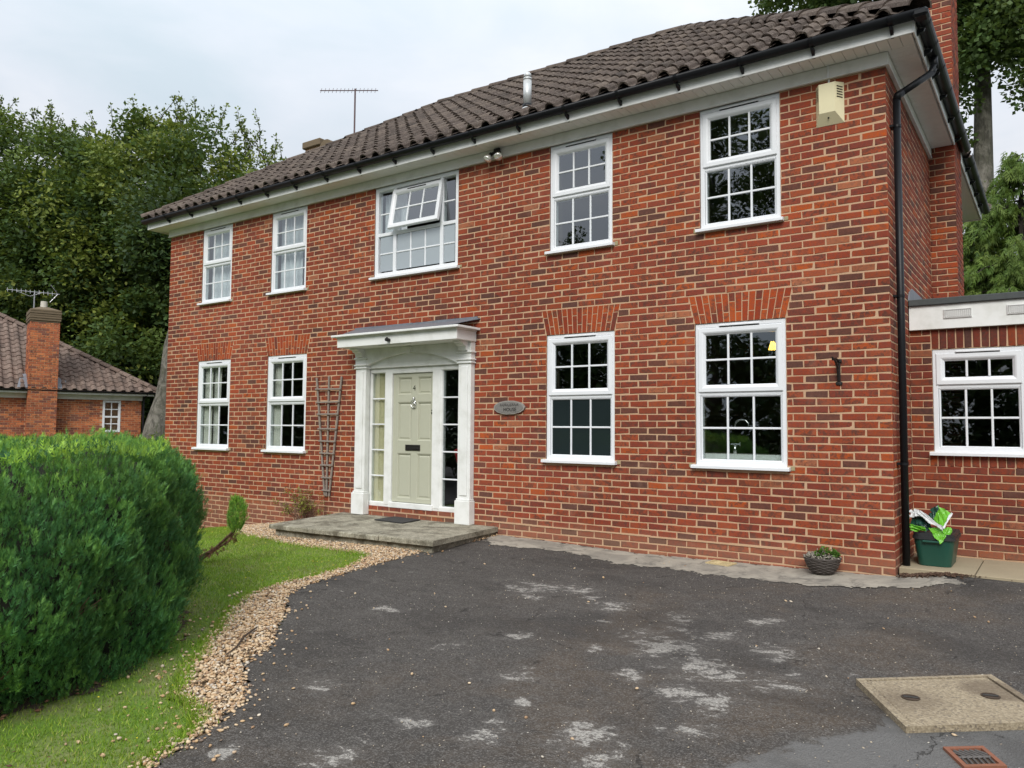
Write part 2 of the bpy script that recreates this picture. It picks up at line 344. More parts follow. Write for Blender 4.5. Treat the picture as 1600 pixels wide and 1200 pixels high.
def leafmat(name, stops, trans=.3, rough=.6):
    @mat(name)
    def _(t):
        c = t.ramp(t.rnd, stops)
        n = t.noise(1.3, 4, .6, t.pos)
        c = t.n('ShaderNodeHueSaturation', {'Hue': t.math('MULTIPLY_ADD', n, .035, .483), 'Saturation': 1, 'Value': t.math('MULTIPLY_ADD', n, .9, .55), 'Color': c}).outputs[0]
        t.put(Base_Color=c, Roughness=rough); t.b.inputs['Specular IOR Level'].default_value = .3
        if name == 'grass_blade':
            c = t.mix(t.math('MULTIPLY', t.sstep(t.noise(1.5, 5, .65, t.pos, .6), .54, .72), .5), c, (.28, .27, .11)); t.put(Base_Color=c)
        tl = t.n('ShaderNodeBsdfTranslucent', {'Color': t.mix(.5, c, (.20, .26, .03))})
        mx = t.n('ShaderNodeMixShader', {0: trans, 1: t.b.outputs[0], 2: tl.outputs[0]}); t.l.new(mx.outputs[0], t.out.inputs[0])
leafmat('leaf_beech', [(0, (.034, .068, .020)), (.40, (.070, .122, .028)), (.78, (.140, .195, .038)), (1, (.23, .265, .050))])
leafmat('leaf_beech_dark', [(0, (.020, .046, .015)), (.6, (.038, .074, .021)), (1, (.075, .115, .028))], .2)
leafmat('leaf_plane', [(0, (.050, .095, .032)), (.6, (.090, .15, .045)), (1, (.15, .21, .075))])
leafmat('leaf_conifer', [(0, (.05, .10, .02)), (.5, (.095, .165, .03)), (1, (.17, .24, .045))], .3)
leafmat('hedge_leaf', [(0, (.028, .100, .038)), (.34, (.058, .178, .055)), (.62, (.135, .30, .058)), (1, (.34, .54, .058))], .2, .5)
leafmat('grass_blade', [(0, (.13, .25, .020)), (.55, (.23, .38, .032)), (.88, (.37, .50, .06)), (1, (.42, .38, .15))], .35)
leafmat('dry_shrub', [(0, (.20, .13, .06)), (.6, (.26, .17, .08)), (.8, (.22, .28, .03)), (1, (.28, .36, .04))], .3)
leafmat('basket_leaf', [(0, (.05, .15, .02)), (1, (.13, .28, .04))], .3)
@mat('bark_grey')
def _(t):
    st_ = t.n('ShaderNodeMapping', {'Vector': t.pos, 'Scale': (1, 1, .28)}).outputs[0]
    n = t.noise(1.6, 7, .7, t.pos, .8); n2 = t.noise(9, 6, .75, st_, .6); n3 = t.noise(4, 5, .7, st_, 1.0)
    c = t.mix(t.sstep(n, .38, .62), (.10, .095, .072), (.24, .225, .19)); c = t.mix(t.math('MULTIPLY', t.sstep(n2, .48, .62), .7), c, (.045, .042, .032)); c = t.mix(t.math('MULTIPLY', t.sstep(n3, .56, .66), .5), c, (.085, .10, .05))
    t.put(Base_Color=c, Roughness=.95); t.bump(t.math('ADD', n2, n3), 1.0, .08)
simple('bark_dark', (.05, .042, .034), .9, 0, (.03, .026, .02), 6, .5, 14)
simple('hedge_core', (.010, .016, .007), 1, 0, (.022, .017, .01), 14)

# ------------------------------------------------------------------ mesh helper
class MB:
    def __init__(s): s.v = []; s.f = []; s.r = []
    def add(s, vs, fs, r=None):
        k = len(s.v); s.v += [tuple(map(float, v)) for v in vs]; s.f += [tuple(k+i for i in f) for f in fs]
        s.r += [rnd.random() if r is None else r]*len(vs); return s
    def box(s, x0, x1, y0, y1, z0, z1, r=None, c=0.0, M=None):
        if c <= 0:
            vs = [(x, y, z) for x in (x0, x1) for y in (y0, y1) for z in (z0, z1)]
            fs = [(0, 1, 3, 2), (4, 6, 7, 5), (0, 4, 5, 1), (2, 3, 7, 6), (0, 2, 6, 4), (1, 5, 7, 3)]
        else:   # chamfered on all edges
            vs = []; idx = {}
            X = (x0, x1); Y = (y0, y1); Z = (z0, z1)
            for i in (0, 1):
                for j in (0, 1):
                    for k in (0, 1):
                        sx, sy, sz = (1 if i == 0 else -1), (1 if j == 0 else -1), (1 if k == 0 else -1)
                        idx[i, j, k, 0] = len(vs); vs.append((X[i], Y[j]+sy*c, Z[k]+sz*c))
                        idx[i, j, k, 1] = len(vs); vs.append((X[i]+sx*c, Y[j], Z[k]+sz*c))
                        idx[i, j, k, 2] = len(vs); vs.append((X[i]+sx*c, Y[j]+sy*c, Z[k]))
            fs = []
            for i in (0, 1): fs.append((idx[i, 0, 0, 0], idx[i, 1, 0, 0], idx[i, 1, 1, 0], idx[i, 0, 1, 0]))
            for j in (0, 1): fs.append((idx[0, j, 0, 1], idx[1, j, 0, 1], idx[1, j, 1, 1], idx[0, j, 1, 1]))
            for k in (0, 1): fs.append((idx[0, 0, k, 2], idx[1, 0, k, 2], idx[1, 1, k, 2], idx[0, 1, k, 2]))
            for i in (0, 1):
                for j in (0, 1): fs.append((idx[i, j, 0, 0], idx[i, j, 0, 1], idx[i, j, 1, 1], idx[i, j, 1, 0]))
                for k in (0, 1): fs.append((idx[i, 0, k, 0], idx[i, 0, k, 2], idx[i, 1, k, 2], idx[i, 1, k, 0]))
            for j in (0, 1):
                for k in (0, 1): fs.append((idx[0, j, k, 1], idx[0, j, k, 2], idx[1, j, k, 2], idx[1, j, k, 1]))
            for i in (0, 1):
                for j in (0, 1):
                    for k in (0, 1): fs.append((idx[i, j, k, 0], idx[i, j, k, 1], idx[i, j, k, 2]))
        if M is not None: vs = [tuple(M @ Vector(v)) for v in vs]
        return s.add(vs, fs, r)
    def tube(s, pts, rad, n=10, r=None, cap=True):
        pts = [Vector(p) for p in pts]; rad = rad if isinstance(rad, (list, tuple)) else [rad]*len(pts)
        vs = []; fs = []; ref = Vector((0, 0, 1)) if abs((pts[-1]-pts[0]).normalized().z) < .9 else Vector((1, 0, 0))
        for i, p in enumerate(pts):
            d = (pts[min(i+1, len(pts)-1)]-pts[max(i-1, 0)]).normalized()
            a = d.cross(ref).normalized(); b = d.cross(a)
            for k in range(n):
                t = 2*math.pi*k/n; vs.append(p+rad[i]*(math.cos(t)*a+math.sin(t)*b))
        for i in range(len(pts)-1):
            for k in range(n): fs.append((i*n+k, i*n+(k+1) % n, (i+1)*n+(k+1) % n, (i+1)*n+k))
        if cap: fs.append(tuple(range(n))[::-1]); fs.append(tuple((len(pts)-1)*n+k for k in range(n)))
        return s.add(vs, fs, r)
    def prism(s, poly, a, b, axis='y', r=None, M=None):
        n = len(poly)
        def P(u, w, t): return {'y': (u, t, w), 'x': (t, u, w), 'z': (u, w, t)}[axis]
        vs = [P(u, w, a) for u, w in poly]+[P(u, w, b) for u, w in poly]
        fs = [tuple(range(n)), tuple(range(2*n-1, n-1, -1))]+[(i, (i+1) % n, n+(i+1) % n, n+i) for i in range(n)]
        if M is not None: vs = [tuple(M @ Vector(v)) for v in vs]
        return s.add(vs, fs, r)
    def quad(s, a, b, c, d, r=None): return s.add([a, b, c, d], [(0, 1, 2, 3)], r)
    def lathe(s, prof, n=24, c=(0, 0, 0), sx=1, sy=1, r=None):
        vs = []; fs = []
        for (q, z) in prof:
            for k in range(n): t = 2*math.pi*k/n; vs.append((c[0]+q*sx*math.cos(t), c[1]+q*sy*math.sin(t), c[2]+z))
        for i in range(len(prof)-1):
            for k in range(n): fs.append((i*n+k, i*n+(k+1) % n, (i+1)*n+(k+1) % n, (i+1)*n+k))
        return s.add(vs, fs, r)
    def frame(s, x0, x1, z0, z1, prof, r=None):
        # prof: list of (inset, y); swept round the rectangle with mitred corners
        n = len(prof); vs = []
        for (a, y) in prof: vs += [(x0+a, y, z0+a), (x1-a, y, z0+a), (x1-a, y, z1-a), (x0+a, y, z1-a)]
        fs = []
        for i in range(n-1):
            for k in range(4): fs.append((i*4+k, i*4+(k+1) % 4, (i+1)*4+(k+1) % 4, (i+1)*4+k))
        return s.add(vs, fs, r)
    def mesh(s, name):
        me = bpy.data.meshes.new(name); me.from_pydata(s.v, [], s.f)
        at = me.attributes.new('rnd', 'FLOAT', 'POINT'); at.data.foreach_set('value', np.array(s.r, dtype=np.float32)); me.update(); return me
def fast_mesh(name, V, F, rr):
    me = bpy.data.meshes.new(name); nf, k = F.shape
    me.vertices.add(len(V)); me.vertices.foreach_set('co', V.astype(np.float32).ravel())
    me.loops.add(nf*k); me.loops.foreach_set('vertex_index', F.astype(np.int32).ravel())
    me.polygons.add(nf); me.polygons.foreach_set('loop_start', (np.arange(nf)*k).astype(np.int32))
    try: me.polygons.foreach_set('loop_total', np.full(nf, k, dtype=np.int32))
    except Exception: pass
    me.update(calc_edges=True)
    at = me.attributes.new('rnd', 'FLOAT', 'POINT'); at.data.foreach_set('value', rr.astype(np.float32)); return me
def link(name, me, mt, parent=None, kind=None, smooth=False, mw=None, label=None):
    o = bpy.data.objects.new(name, me); COL.objects.link(o)
    if me is not None and mt is not None and not me.materials: me.materials.append(MATS[mt])
    if smooth: me.polygons.foreach_set('use_smooth', [True]*len(me.polygons))
    if parent is not None: o.parent = parent
    if mw is not None: o.matrix_local = mw
    if kind: o['kind'] = kind
    if label: o['label'] = label
    return o
def obj(name, mb, mt, parent=None, kind=None, smooth=False, label=None): return link(name, mb.mesh(name), mt, parent, kind, smooth, None, label)
def tag(o, label, cat, group=None):
    o['label'] = label; o['category'] = cat
    if group: o['group'] = group
    return o
def thing(name, label, cat, loc=(0, 0, 0), group=None):
    o = bpy.data.objects.new(name, None); COL.objects.link(o); o.location = loc; o.empty_display_size = .2
    return tag(o, label, cat, group)
def struct(name, me, mt, smooth=False): return link(name, me, mt, None, 'structure', smooth)

# ------------------------------------------------------------------ ground
def gz(x, y):
    x = np.asarray(x, float); y = np.asarray(y, float)
    z = np.interp(x, [-20, -14, -12, -10.9, -9.67, -8, -7, -5, -3.93, -2.65, -.9, 0], [-1.05, -.70, -.55, -.43, -.285, -.08, -.02, .0, -.012, -.045, -.023, -.004])
    s = np.clip(x/.45, 0, 1); t = np.clip(1+y, 0, 1); z = z+.05*s*s*(3-2*s)*t*t*(3-2*t)
    return z+.03*np.clip(y, -12, 0)
def inpoly(px, py, poly):
    c = np.zeros(px.shape, bool); n = len(poly)
    for i in range(n):
        x0, y0 = poly[i]; x1, y1 = poly[(i+1) % n]
        cond = ((y0 > py) != (y1 > py)) & (px < (x1-x0)*(py-y0)/((y1-y0) if y1 != y0 else 1e-9)+x0)
        c ^= cond
    return c
def sheet(x0, x1, y0, y1, st, poly=None, dz=0.0, holes=(), jit=0.0, relief=0.0):
    nx = int((x1-x0)/st)+1; ny = int((y1-y0)/st)+1
    X, Y = np.meshgrid(np.linspace(x0, x1, nx), np.linspace(y0, y1, ny))
    Z = gz(X, Y)+dz
    if relief: Z = Z+relief*(np.sin(X*3.1+Y*1.7)+np.sin(Y*4.3-X*2.2))*.5
    I = np.arange(nx*ny).reshape(ny, nx)
    cx = .5*(X[:-1, :-1]+X[1:, 1:]); cy = .5*(Y[:-1, :-1]+Y[1:, 1:])
    if jit:
        cx2 = cx+jit*(np.sin(cy*23+cx*7)+.6*np.sin(cy*51-cx*31)+.4*NR.randn(*cx.shape)); cy2 = cy+jit*(np.sin(cx*19-cy*9)+.6*np.sin(cx*47+cy*37)+.4*NR.randn(*cx.shape))
    else: cx2, cy2 = cx, cy
    k = np.ones(cx.shape, bool) if poly is None else inpoly(cx2, cy2, poly)
    for h in holes: k &= ~inpoly(cx2, cy2, h)
    F = np.stack([I[:-1, :-1], I[:-1, 1:], I[1:, 1:], I[1:, :-1]], -1)[k]
    used = np.unique(F); remap = np.zeros(nx*ny, int); remap[used] = np.arange(len(used))
    V = np.stack([X, Y, Z], -1).reshape(-1, 3)[used]
    return fast_mesh('sheet', V, remap[F], np.zeros(len(used)))
GD = [(-4.50, -.6), (-4.60, -1.00), (-4.608, -1.144), (-4.55, -1.383), (-4.503, -2.031), (-4.457, -2.561), (-4.388, -2.983), (-4.337, -3.284), (-4.168, -3.559), (-3.779, -3.848), (-3.52, -4.148), (-3.221, -4.392), (-3.116, -4.566), (-3.078, -4.727), (-2.902, -4.887), (-2.612, -5.064), (-2.455, -5.199), (-2.424, -5.34), (-2.314, -5.471), (-2.267, -5.626), (-2.184, -5.825), (-2.147, -5.918)]
LG = [(-9.6, -.05), (-9.1, -.55), (-8.3, -1.15), (-7.67, -1.50), (-6.351, -1.83), (-5.273, -1.851), (-4.903, -1.896), (-4.68, -2.355), (-4.58, -2.856), (-4.617, -3.237), (-4.474, -3.719), (-4.138, -4.11), (-3.816, -4.414), (-3.635, -4.653), (-3.408, -4.82), (-3.28, -5.029), (-3.078, -5.155), (-2.893, -5.33), (-2.584, -5.388), (-2.40, -5.50), (-2.30, -5.70), (-2.22, -5.92)]
GRAV = LG+GD[::-1]+[(-4.5, 0)]
DRIVE = GD+[(-1.95, -6.6), (-1.75, -7.5), (-1.7, -9), (-1.7, -16), (9, -16), (9, 1.3), (-.05, 1.3), (-.05, -.01), (-4.5, -.01)]
# one sheet to the horizon: fine in the middle, coarse far out
def big_ground():
    xs = np.concatenate([-np.geomspace(400, 16, 14), np.linspace(-15, 10, 101), np.geomspace(11, 400, 14)])
    ys = np.concatenate([-np.geomspace(400, 16, 14), np.linspace(-15, 10, 101), np.geomspace(11, 400, 14)])
    X, Y = np.meshgrid(xs, ys); Z = gz(X, Y)-.035
    nx = len(xs); I = np.arange(X.size).reshape(X.shape)
    F = np.stack([I[:-1, :-1], I[:-1, 1:], I[1:, 1:], I[1:, :-1]], -1).reshape(-1, 4)
    return fast_mesh('ground', np.stack([X, Y, Z], -1).reshape(-1, 3), F, np.zeros(X.size))
struct('ground', big_ground(), 'earth', True)
struct('driveway', sheet(-5.2, 9, -16, 1.3, .065, DRIVE, -.004, relief=.004), 'asphalt', True)
struct('gravel_bed', sheet(-9.8, -1.9, -6.2, 0, .05, GRAV, -.016, jit=.01), 'gravel_bed', True)
LAWN = [(-16, -9.5), (-1.72, -9.5), (-1.75, -7.5), (-1.95, -6.6), (-2.13, -5.95)]+LG[::-1][1:]+[(-16, -.05)]
struct('lawn', sheet(-16, -1.6, -9.5, 0, .08, LAWN, -.006, jit=.012), 'lawn', True)
APRON = [(-4.60, -.22), (-4.30, -.50), (-4.05, -.60), (-3.35, -.43), (-3.0, -.48), (-2.5, -.66), (-2.0, -.62), (-1.5, -.72), (-1.05, -.70), (-.5, -.73), (-.1, -.56), (.3, -.40), (.58, -.22), (.40, .0), (.06, .06), (.03, -.005), (-4.6, -.005)]
struct('concrete_apron', sheet(-4.8, 1.0, -.95, .1, .02, APRON, .0005, jit=.028), 'concrete_apron', True)
struct('road', sheet(-40, 14, -36, -9.6, 1.0, None, .012), 'asphalt', True)  # unseen asphalt added behind the viewer so the panes reflect dark, not green
HC0 = (-5.75, -6.05)
BED = [(HC0[0]+2.42*(1+.03*math.sin(5*a_))*math.cos(a_), HC0[1]+2.05*(1+.03*math.cos(7*a_))*math.sin(a_)) for a_ in [2*math.pi*k/60 for k in range(60)]]
struct('soil_bed', sheet(-8.4, -3.2, -8.3, -3.8, .05, BED, -.0015, jit=.03), 'soil', True)
# ------------------------------------------------------------------ the house
house = thing('brick_house', 'two-storey red brick house with white sash-style windows, hipped tile roof and sage green front door', 'house')
H = 4.80; XL = -12.07; DEP = 7.0
GFZ = (.957, 2.462); FFZ = (3.485, 4.80)
WIN = [(-11.09, -10.155, *GFZ), (-9.165, -8.215, *GFZ), (-3.815, -2.888, *GFZ), (-1.917, -.960, *GFZ),
       (-11.055, -10.20, *FFZ), (-9.14, -8.282, *FFZ), (-6.79, -5.228, *FFZ), (-3.776, -2.917, *FFZ), (-1.85, -.993, *FFZ)]
DOOR = (-6.92, -5.10, .215, 2.50)
ARCH = [(-11.09, -10.155), (-9.165, -8.215), (-3.815, -2.888), (-1.917, -.960)]
A0, A1, AEX = 2.464, 2.765, .072
def Fr(O, U, N):
    M = Matrix.Identity(4)
    for i in range(3): M[i][0] = U[i]; M[i][1] = -N[i]; M[i][2] = (0, 0, 1)[i]; M[i][3] = O[i]
    return M
FRONT = Fr((0, 0, 0), (1, 0, 0), (0, -1, 0)); SIDE = Fr((0, 0, 0), (0, 1, 0), (1, 0, 0)); LEFT = Fr((XL, 0, 0), (0, -1, 0), (-1, 0, 0))
BACK = Fr((0, DEP, 0), (-1, 0, 0), (0, 1, 0))
def lay(M, u0, u1, z0, c0, c1, holes, odd_hdr=0, end='hi', flip=False, L=.225, zt=None):
    """stretcher bond; returns bricks (M,u0,u1,z0,z1). holes: fn(zmid)->[(a,b)]"""
    out = []
    for k in range(c0, c1):
        za = z0+k*.075; zb = za+.0650
        if zt is not None and zb > zt: zb = zt
        if zb-za < .02: continue
        hs = holes(.5*(za+zb))
        segs = [(u0, u1)]
        for a, b in sorted(hs):
            ns = []
            for s0, s1 in segs:
                if b <= s0 or a >= s1: ns.append((s0, s1)); continue
                if a > s0: ns.append((s0, a-.003))
                if b < s1: ns.append((b+.003, s1))
            segs = ns
        ph = 0 if (k+odd_hdr) % 2 else .1125
        # perpends
        if end == 'hi': js = [u1-ph-.225*i for i in range(int((u1-u0)/.225)+3)][::-1]
        else: js = [u0+ph+.225*i for i in range(-1, int((u1-u0)/.225)+3)]
        for s0, s1 in segs:
            cuts = [s0]+[j for j in js if s0+.055 < j < s1-.055]+[s1]
            for a, b in zip(cuts[:-1], cuts[1:]):
                aa = a+(.0 if a == s0 else .005)+rnd.uniform(-.002, .002)*(a != s0); bb = b-(.0 if b == s1 else .005)+rnd.uniform(-.002, .002)*(b != s1)
                if bb-aa > .03: out.append((M, aa, bb, za+.002+rnd.uniform(-.0022, .0022), zb+.001+rnd.uniform(-.0015, .0015)))
    return out
def front_holes(z):
    h = [(a, b) for a, b, c, d in WIN if c-.035 < z < d+.02]
    if DOOR[2]-.03 < z < DOOR[3]: h.append((DOOR[0], DOOR[1]))
    if A0-.01 < z < A1:
        e = AEX*(z-A0)/(A1-A0)
        h += [(a-.004-e, b+.004+e) for a, b in ARCH]
    return h
bricks = lay(FRONT, XL, 0, 0, -8, 64, front_holes)
bricks += lay(SIDE, .0215, 3.08, 0, -3, 64, lambda z: [], 1, 'lo')
bricks += lay(SIDE, 3.85, DEP-.02, 0, 30, 64, lambda z: [], 1, 'lo')
bricks += lay(LEFT, -DEP, -.0215, 0, -8, 64, lambda z: [], 1, 'hi')
# chimney breast on the side wall
CX0, CX1, CY0, CY1, CZ1 = -.16, .288, 3.08, 3.86, 9.6
CH_F = Fr((0, CY0, 0), (1, 0, 0), (0, -1, 0)); CH_R = Fr((CX1, 0, 0), (0, 1, 0), (1, 0, 0)); CH_L = Fr((CX0, 0, 0), (0, -1, 0), (-1, 0, 0))
ch_bricks = lay(CH_F, 0.0, CX1, 0, 0, 66, lambda z: [], 0, 'hi')+lay(CH_F, CX0, CX1, 0, 66, 126, lambda z: [], 0, 'hi')
ch_bricks += lay(CH_R, CY0+.0215, CY1, 0, 0, 126, lambda z: [], 1, 'lo')+lay(CH_L, -CY1, -CY0-.0215, 0, 80, 126, lambda z: [], 1, 'hi')
def brick_unit(seed, D=.02, c=.0035):
    r_ = random.Random(seed); m_ = MB()
    j = lambda s=.0012: r_.uniform(-s, s)
    P = [(-.5, -.5), (.5, -.5), (.5, .5), (-.5, .5)]
    # front ring (chamfered), shoulder ring, back ring ; y = -n (front at y=0)
    return r_, P
def brick_geo(w, h, seed, D=.02):
    r_ = random.Random(seed); j = lambda s: r_.uniform(-s, s); c = .0045
    fr = []; sh = []; bk = []
    tilt = j(.0022)
    for sx, sz in ((-1, -1), (1, -1), (1, 1), (-1, 1)):
        ex, ez = j(.0030), j(.0028); cc = c+abs(j(.005)); dy = tilt*sx+j(.001)
        fr.append((sx*(w/2-cc)+ex, dy, sz*(h/2-cc*.8)+ez)); sh.append((sx*w/2+ex, .0045+dy, sz*h/2+ez)); bk.append((sx*w/2, D, sz*h/2))
    vs = fr+sh+bk
    fs = [(0, 1, 2, 3)]+[(k, 4+k, 4+(k+1) % 4, (k+1) % 4) for k in range(4)]+[(4+k, 8+k, 8+(k+1) % 4, 4+(k+1) % 4) for k in range(4)]
    fs = [tuple(reversed(f)) for f in fs]
    return vs, fs
# walls (mortar bodies) with real openings
def wall_grid(mb, M, ua, ub, za, zb, holes, y, inside=False):
    us = sorted({ua, ub, *[h[0] for h in holes], *[h[1] for h in holes]}); zs = sorted({za, zb, *[h[2] for h in holes], *[h[3] for h in holes]})
    for i in range(len(us)-1):
        for k in range(len(zs)-1):
            um = .5*(us[i]+us[i+1]); zm = .5*(zs[k]+zs[k+1])
            if any(h[0] < um < h[1] and h[2] < zm < h[3] for h in holes): continue
            q = [(us[i], y, zs[k]), (us[i+1], y, zs[k]), (us[i+1], y, zs[k+1]), (us[i], y, zs[k+1])]
            mb.add([tuple(M @ Vector(v)) for v in q], [(0, 1, 2, 3)])
holes = [w for w in WIN]+[DOOR]
mb = MB(); wall_grid(mb, FRONT, XL+.0035, -.0035, -.9, 5.0, holes, .0035)
wall_front = obj('wall', mb, 'mortar', house)
mb = MB(); wall_grid(mb, SIDE, .0035, DEP-.005, -.9, 5.0, [], .0035); wall_grid(mb, LEFT, -DEP+.005, -.0055, -.9, 5.0, [], .0055); wall_grid(mb, BACK, .005, -XL-.005, -.9, 5.0, [], .0055)
wall_side = obj('wall', mb, 'mortar', house)
# inner lining, reveals, floors, partitions
mb = MB(); wall_grid(mb, FRONT, XL+.3, -.3, .1, 4.9, holes, .30)
for a, b, c, d in holes:
    for q in ([(a, .09, c), (a, .3, c), (a, .3, d), (a, .09, d)], [(b, .09, c), (b, .09, d), (b, .3, d), (b, .3, c)], [(a, .09, d), (a, .3, d), (b, .3, d), (b, .09, d)], [(a, .09, c), (b, .09, c), (b, .3, c), (a, .3, c)]): mb.add(q, [(0, 1, 2, 3)])
for z in (.1, 2.60, 2.72, 4.92): mb.quad((XL+.3, .3, z), (-.3, .3, z), (-.3, 6.9, z), (XL+.3, 6.9, z))
for y in (4.2,): mb.quad((XL+.3, y, .1), (-.3, y, .1), (-.3, y, 4.9), (XL+.3, y, 4.9))
for x in (XL+.31, -7.25, -4.7, -2.4, -.31): mb.quad((x, .3, .1), (x, 4.2, .1), (x, 4.2, 4.9), (x, .3, 4.9))
obj('interior_lining', mb, 'interior', house)
# rank the bricks by how large the camera sees them
def score(M, u0, u1, z0, z1):
    P = np.array([tuple(M @ Vector(v)) for v in ((u0, 0, z0), (u1, 0, z0), (u1, 0, z1), (u0, 0, z1))])
    n = np.array(M.to_3x3() @ Vector((0, -1, 0)))
    if (CAM-P[0]) @ n <= 0: return 0
    x, y, d = proj(P)
    if d.min() < .1 or x.max() < 0 or x.min() > 1600 or y.max() < 0 or y.min() > 1200: return 0
    return .5*abs(np.dot(x, np.roll(y, 1))-np.dot(y, np.roll(x, 1)))
UNITS = {}
def unit_brick(w, h, v, mt='brick_red'):
    key = (round(w/.02), v, mt)
    if key not in UNITS:
        vs, fs = brick_geo(.215*round(w/.02)/round(.215/.02) if False else round(w/.02)*.02, .065, (round(w/.02)*31+v*7) % 9999)
        UNITS[key] = MB().add(vs, fs, 0.0).mesh('brick')
    return UNITS[key], round(w/.02)*.02
def place_bricks(blist, n_ind, parent_of, name='brick', mt='brick_red', rest_name='brickwork', rest_parent=None):
    sc = [(score(*b), i) for i, b in enumerate(blist)]; sc.sort(reverse=True)
    ind = {i for s_, i in sc[:n_ind] if s_ > 0}
    mb = MB()
    for i, (M, u0, u1, z0, z1) in enumerate(blist):
        w, h = u1-u0, z1-z0; c = Vector(((u0+u1)/2, 0, (z0+z1)/2))
        if i in ind:
            me, w0 = unit_brick(w, h, rnd.randrange(5), mt)
            mw = M @ Matrix.Translation(c+Vector((0, rnd.uniform(-.0012, .0012), 0))) @ Matrix.Diagonal((w/w0, 1, h/.065, 1))
            link(name, me, mt, parent_of(M), mw=mw)
        else:
            vs, fs = brick_geo(w, h, i*7+3); A = M @ Matrix.Translation(c)
            mb.add([tuple(A @ Vector(v)) for v in vs], fs)
    if mb.v: obj(rest_name, mb, mt, rest_parent, 'stuff')
chimney = obj('chimney', MB().box(CX0+.006, CX1-.006, CY0+.006, CY1-.006, -.2, CZ1), 'mortar', house)
NB = 300
allb = bricks+ch_bricks
sc = sorted([score(*b) for b in allb], reverse=True); thr = sc[NB-1]
b1 = [b for b in bricks if score(*b) >= thr]; b2 = [b for b in ch_bricks if score(*b) >= thr]
s1 = set(map(id, b1)); s2 = set(map(id, b2))
place_bricks(b1, 999, lambda M: wall_front if M is FRONT else wall_side)
if b2: place_bricks(b2, 999, lambda M: chimney)
place_bricks([b for b in allb if id(b) not in s1 and id(b) not in s2], 0, None, rest_parent=house)
# thick cement line and cills of stained mortar low on the wall
mb = MB()
x = XL
while x < -1.0:
    L_ = rnd.uniform(.25, .6); mb.box(x, x+L_, -.003-rnd.random()*.003, .01, .142+rnd.uniform(-.003, .003), .16+rnd.uniform(-.003, .004)); x += L_
obj('cement_line', mb, 'mortar', house)
# flat gauged arches over the ground floor windows
for (a, b) in ARCH:
    arch = obj('brick_arch', MB().prism([(a, A0+.004), (b, A0+.004), (b+AEX, A1-.004), (a-AEX, A1-.004)], .0045, .05), 'mortar', house)
    n = 15
    for k in range(n):
        f0, f1 = k/n, (k+1)/n
        def X(f, z): e = AEX*(z-A0)/(A1-A0); return a-e+(b-a+2*e)*f
        split = A0+(A1-A0)*(.70 if k % 2 == 0 else .33)
        for zl, zh in ((A0, split-.004), (split+.004, A1)):
            g = .0042; d0 = rnd.uniform(-.001, .0015)
            fr = [(X(f0, zl)+g, zl), (X(f1, zl)-g, zl), (X(f1, zh)-g, zh), (X(f0, zh)+g, zh)]
            cx = sum(p[0] for p in fr)/4; cz = sum(p[1] for p in fr)/4; q = MB()
            vs = [(cx+(p[0]-cx)*.93-cx, d0, cz+(p[1]-cz)*.97-cz) for p in fr]+[(p[0]-cx, d0+.004, p[1]-cz) for p in fr]+[(p[0]-cx, .02, p[1]-cz) for p in fr]
            fs = [(3, 2, 1, 0)]+[((k_+1) % 4, 4+(k_+1) % 4, 4+k_, k_) for k_ in range(4)]+[(4+(k_+1) % 4, 8+(k_+1) % 4, 8+k_, 4+k_) for k_ in range(4)]
            q.add(vs, fs, 0.0)
            link('arch_brick', q.mesh('arch_brick'), 'brick_arch', arch, mw=Matrix.Translation((cx, 0, cz)))
# ------------------------------------------------------------------ windows
PANE = {}
def pane_mesh(kind):
    if kind not in PANE: PANE[kind] = MB().box(-.5, .5, -.5, .5, -.5, .5, 0.0).mesh('pane'); PANE[kind].materials.append(MATS[kind])
    return PANE[kind]
def panes(parent, cols, rows, y, kind):
    for a, b in zip(cols[:-1], cols[1:]):
        for c, d in zip(rows[:-1], rows[1:]):
            link('pane', pane_mesh(kind), None, parent, mw=Matrix.Translation(((a+b)/2, y, (c+d)/2)) @ Matrix.Diagonal((b-a-.001, .006, d-c-.001, 1)))
def barset(parent, cols, rows, y, w=.021):
    for x in cols[1:-1]: obj('glazing_bar', MB().box(x-w/2, x+w/2, y-.012, y+.012, rows[0], rows[-1], c=.004), 'upvc_white', parent)
    for z in rows[1:-1]: obj('glazing_bar', MB().box(cols[0], cols[-1], y-.0095, y+.0095, z-w/2, z+w/2, c=.0035), 'upvc_white', parent)
def lin(a, b, n): return [a+(b-a)*i/n for i in range(n+1)]
def sashprof(w, yf): return [(0, yf+.05), (0, yf+.006), (.006, yf), (w*.55, yf), (w*.72, yf+.006), (w, yf+.028), (w, yf+.05)]
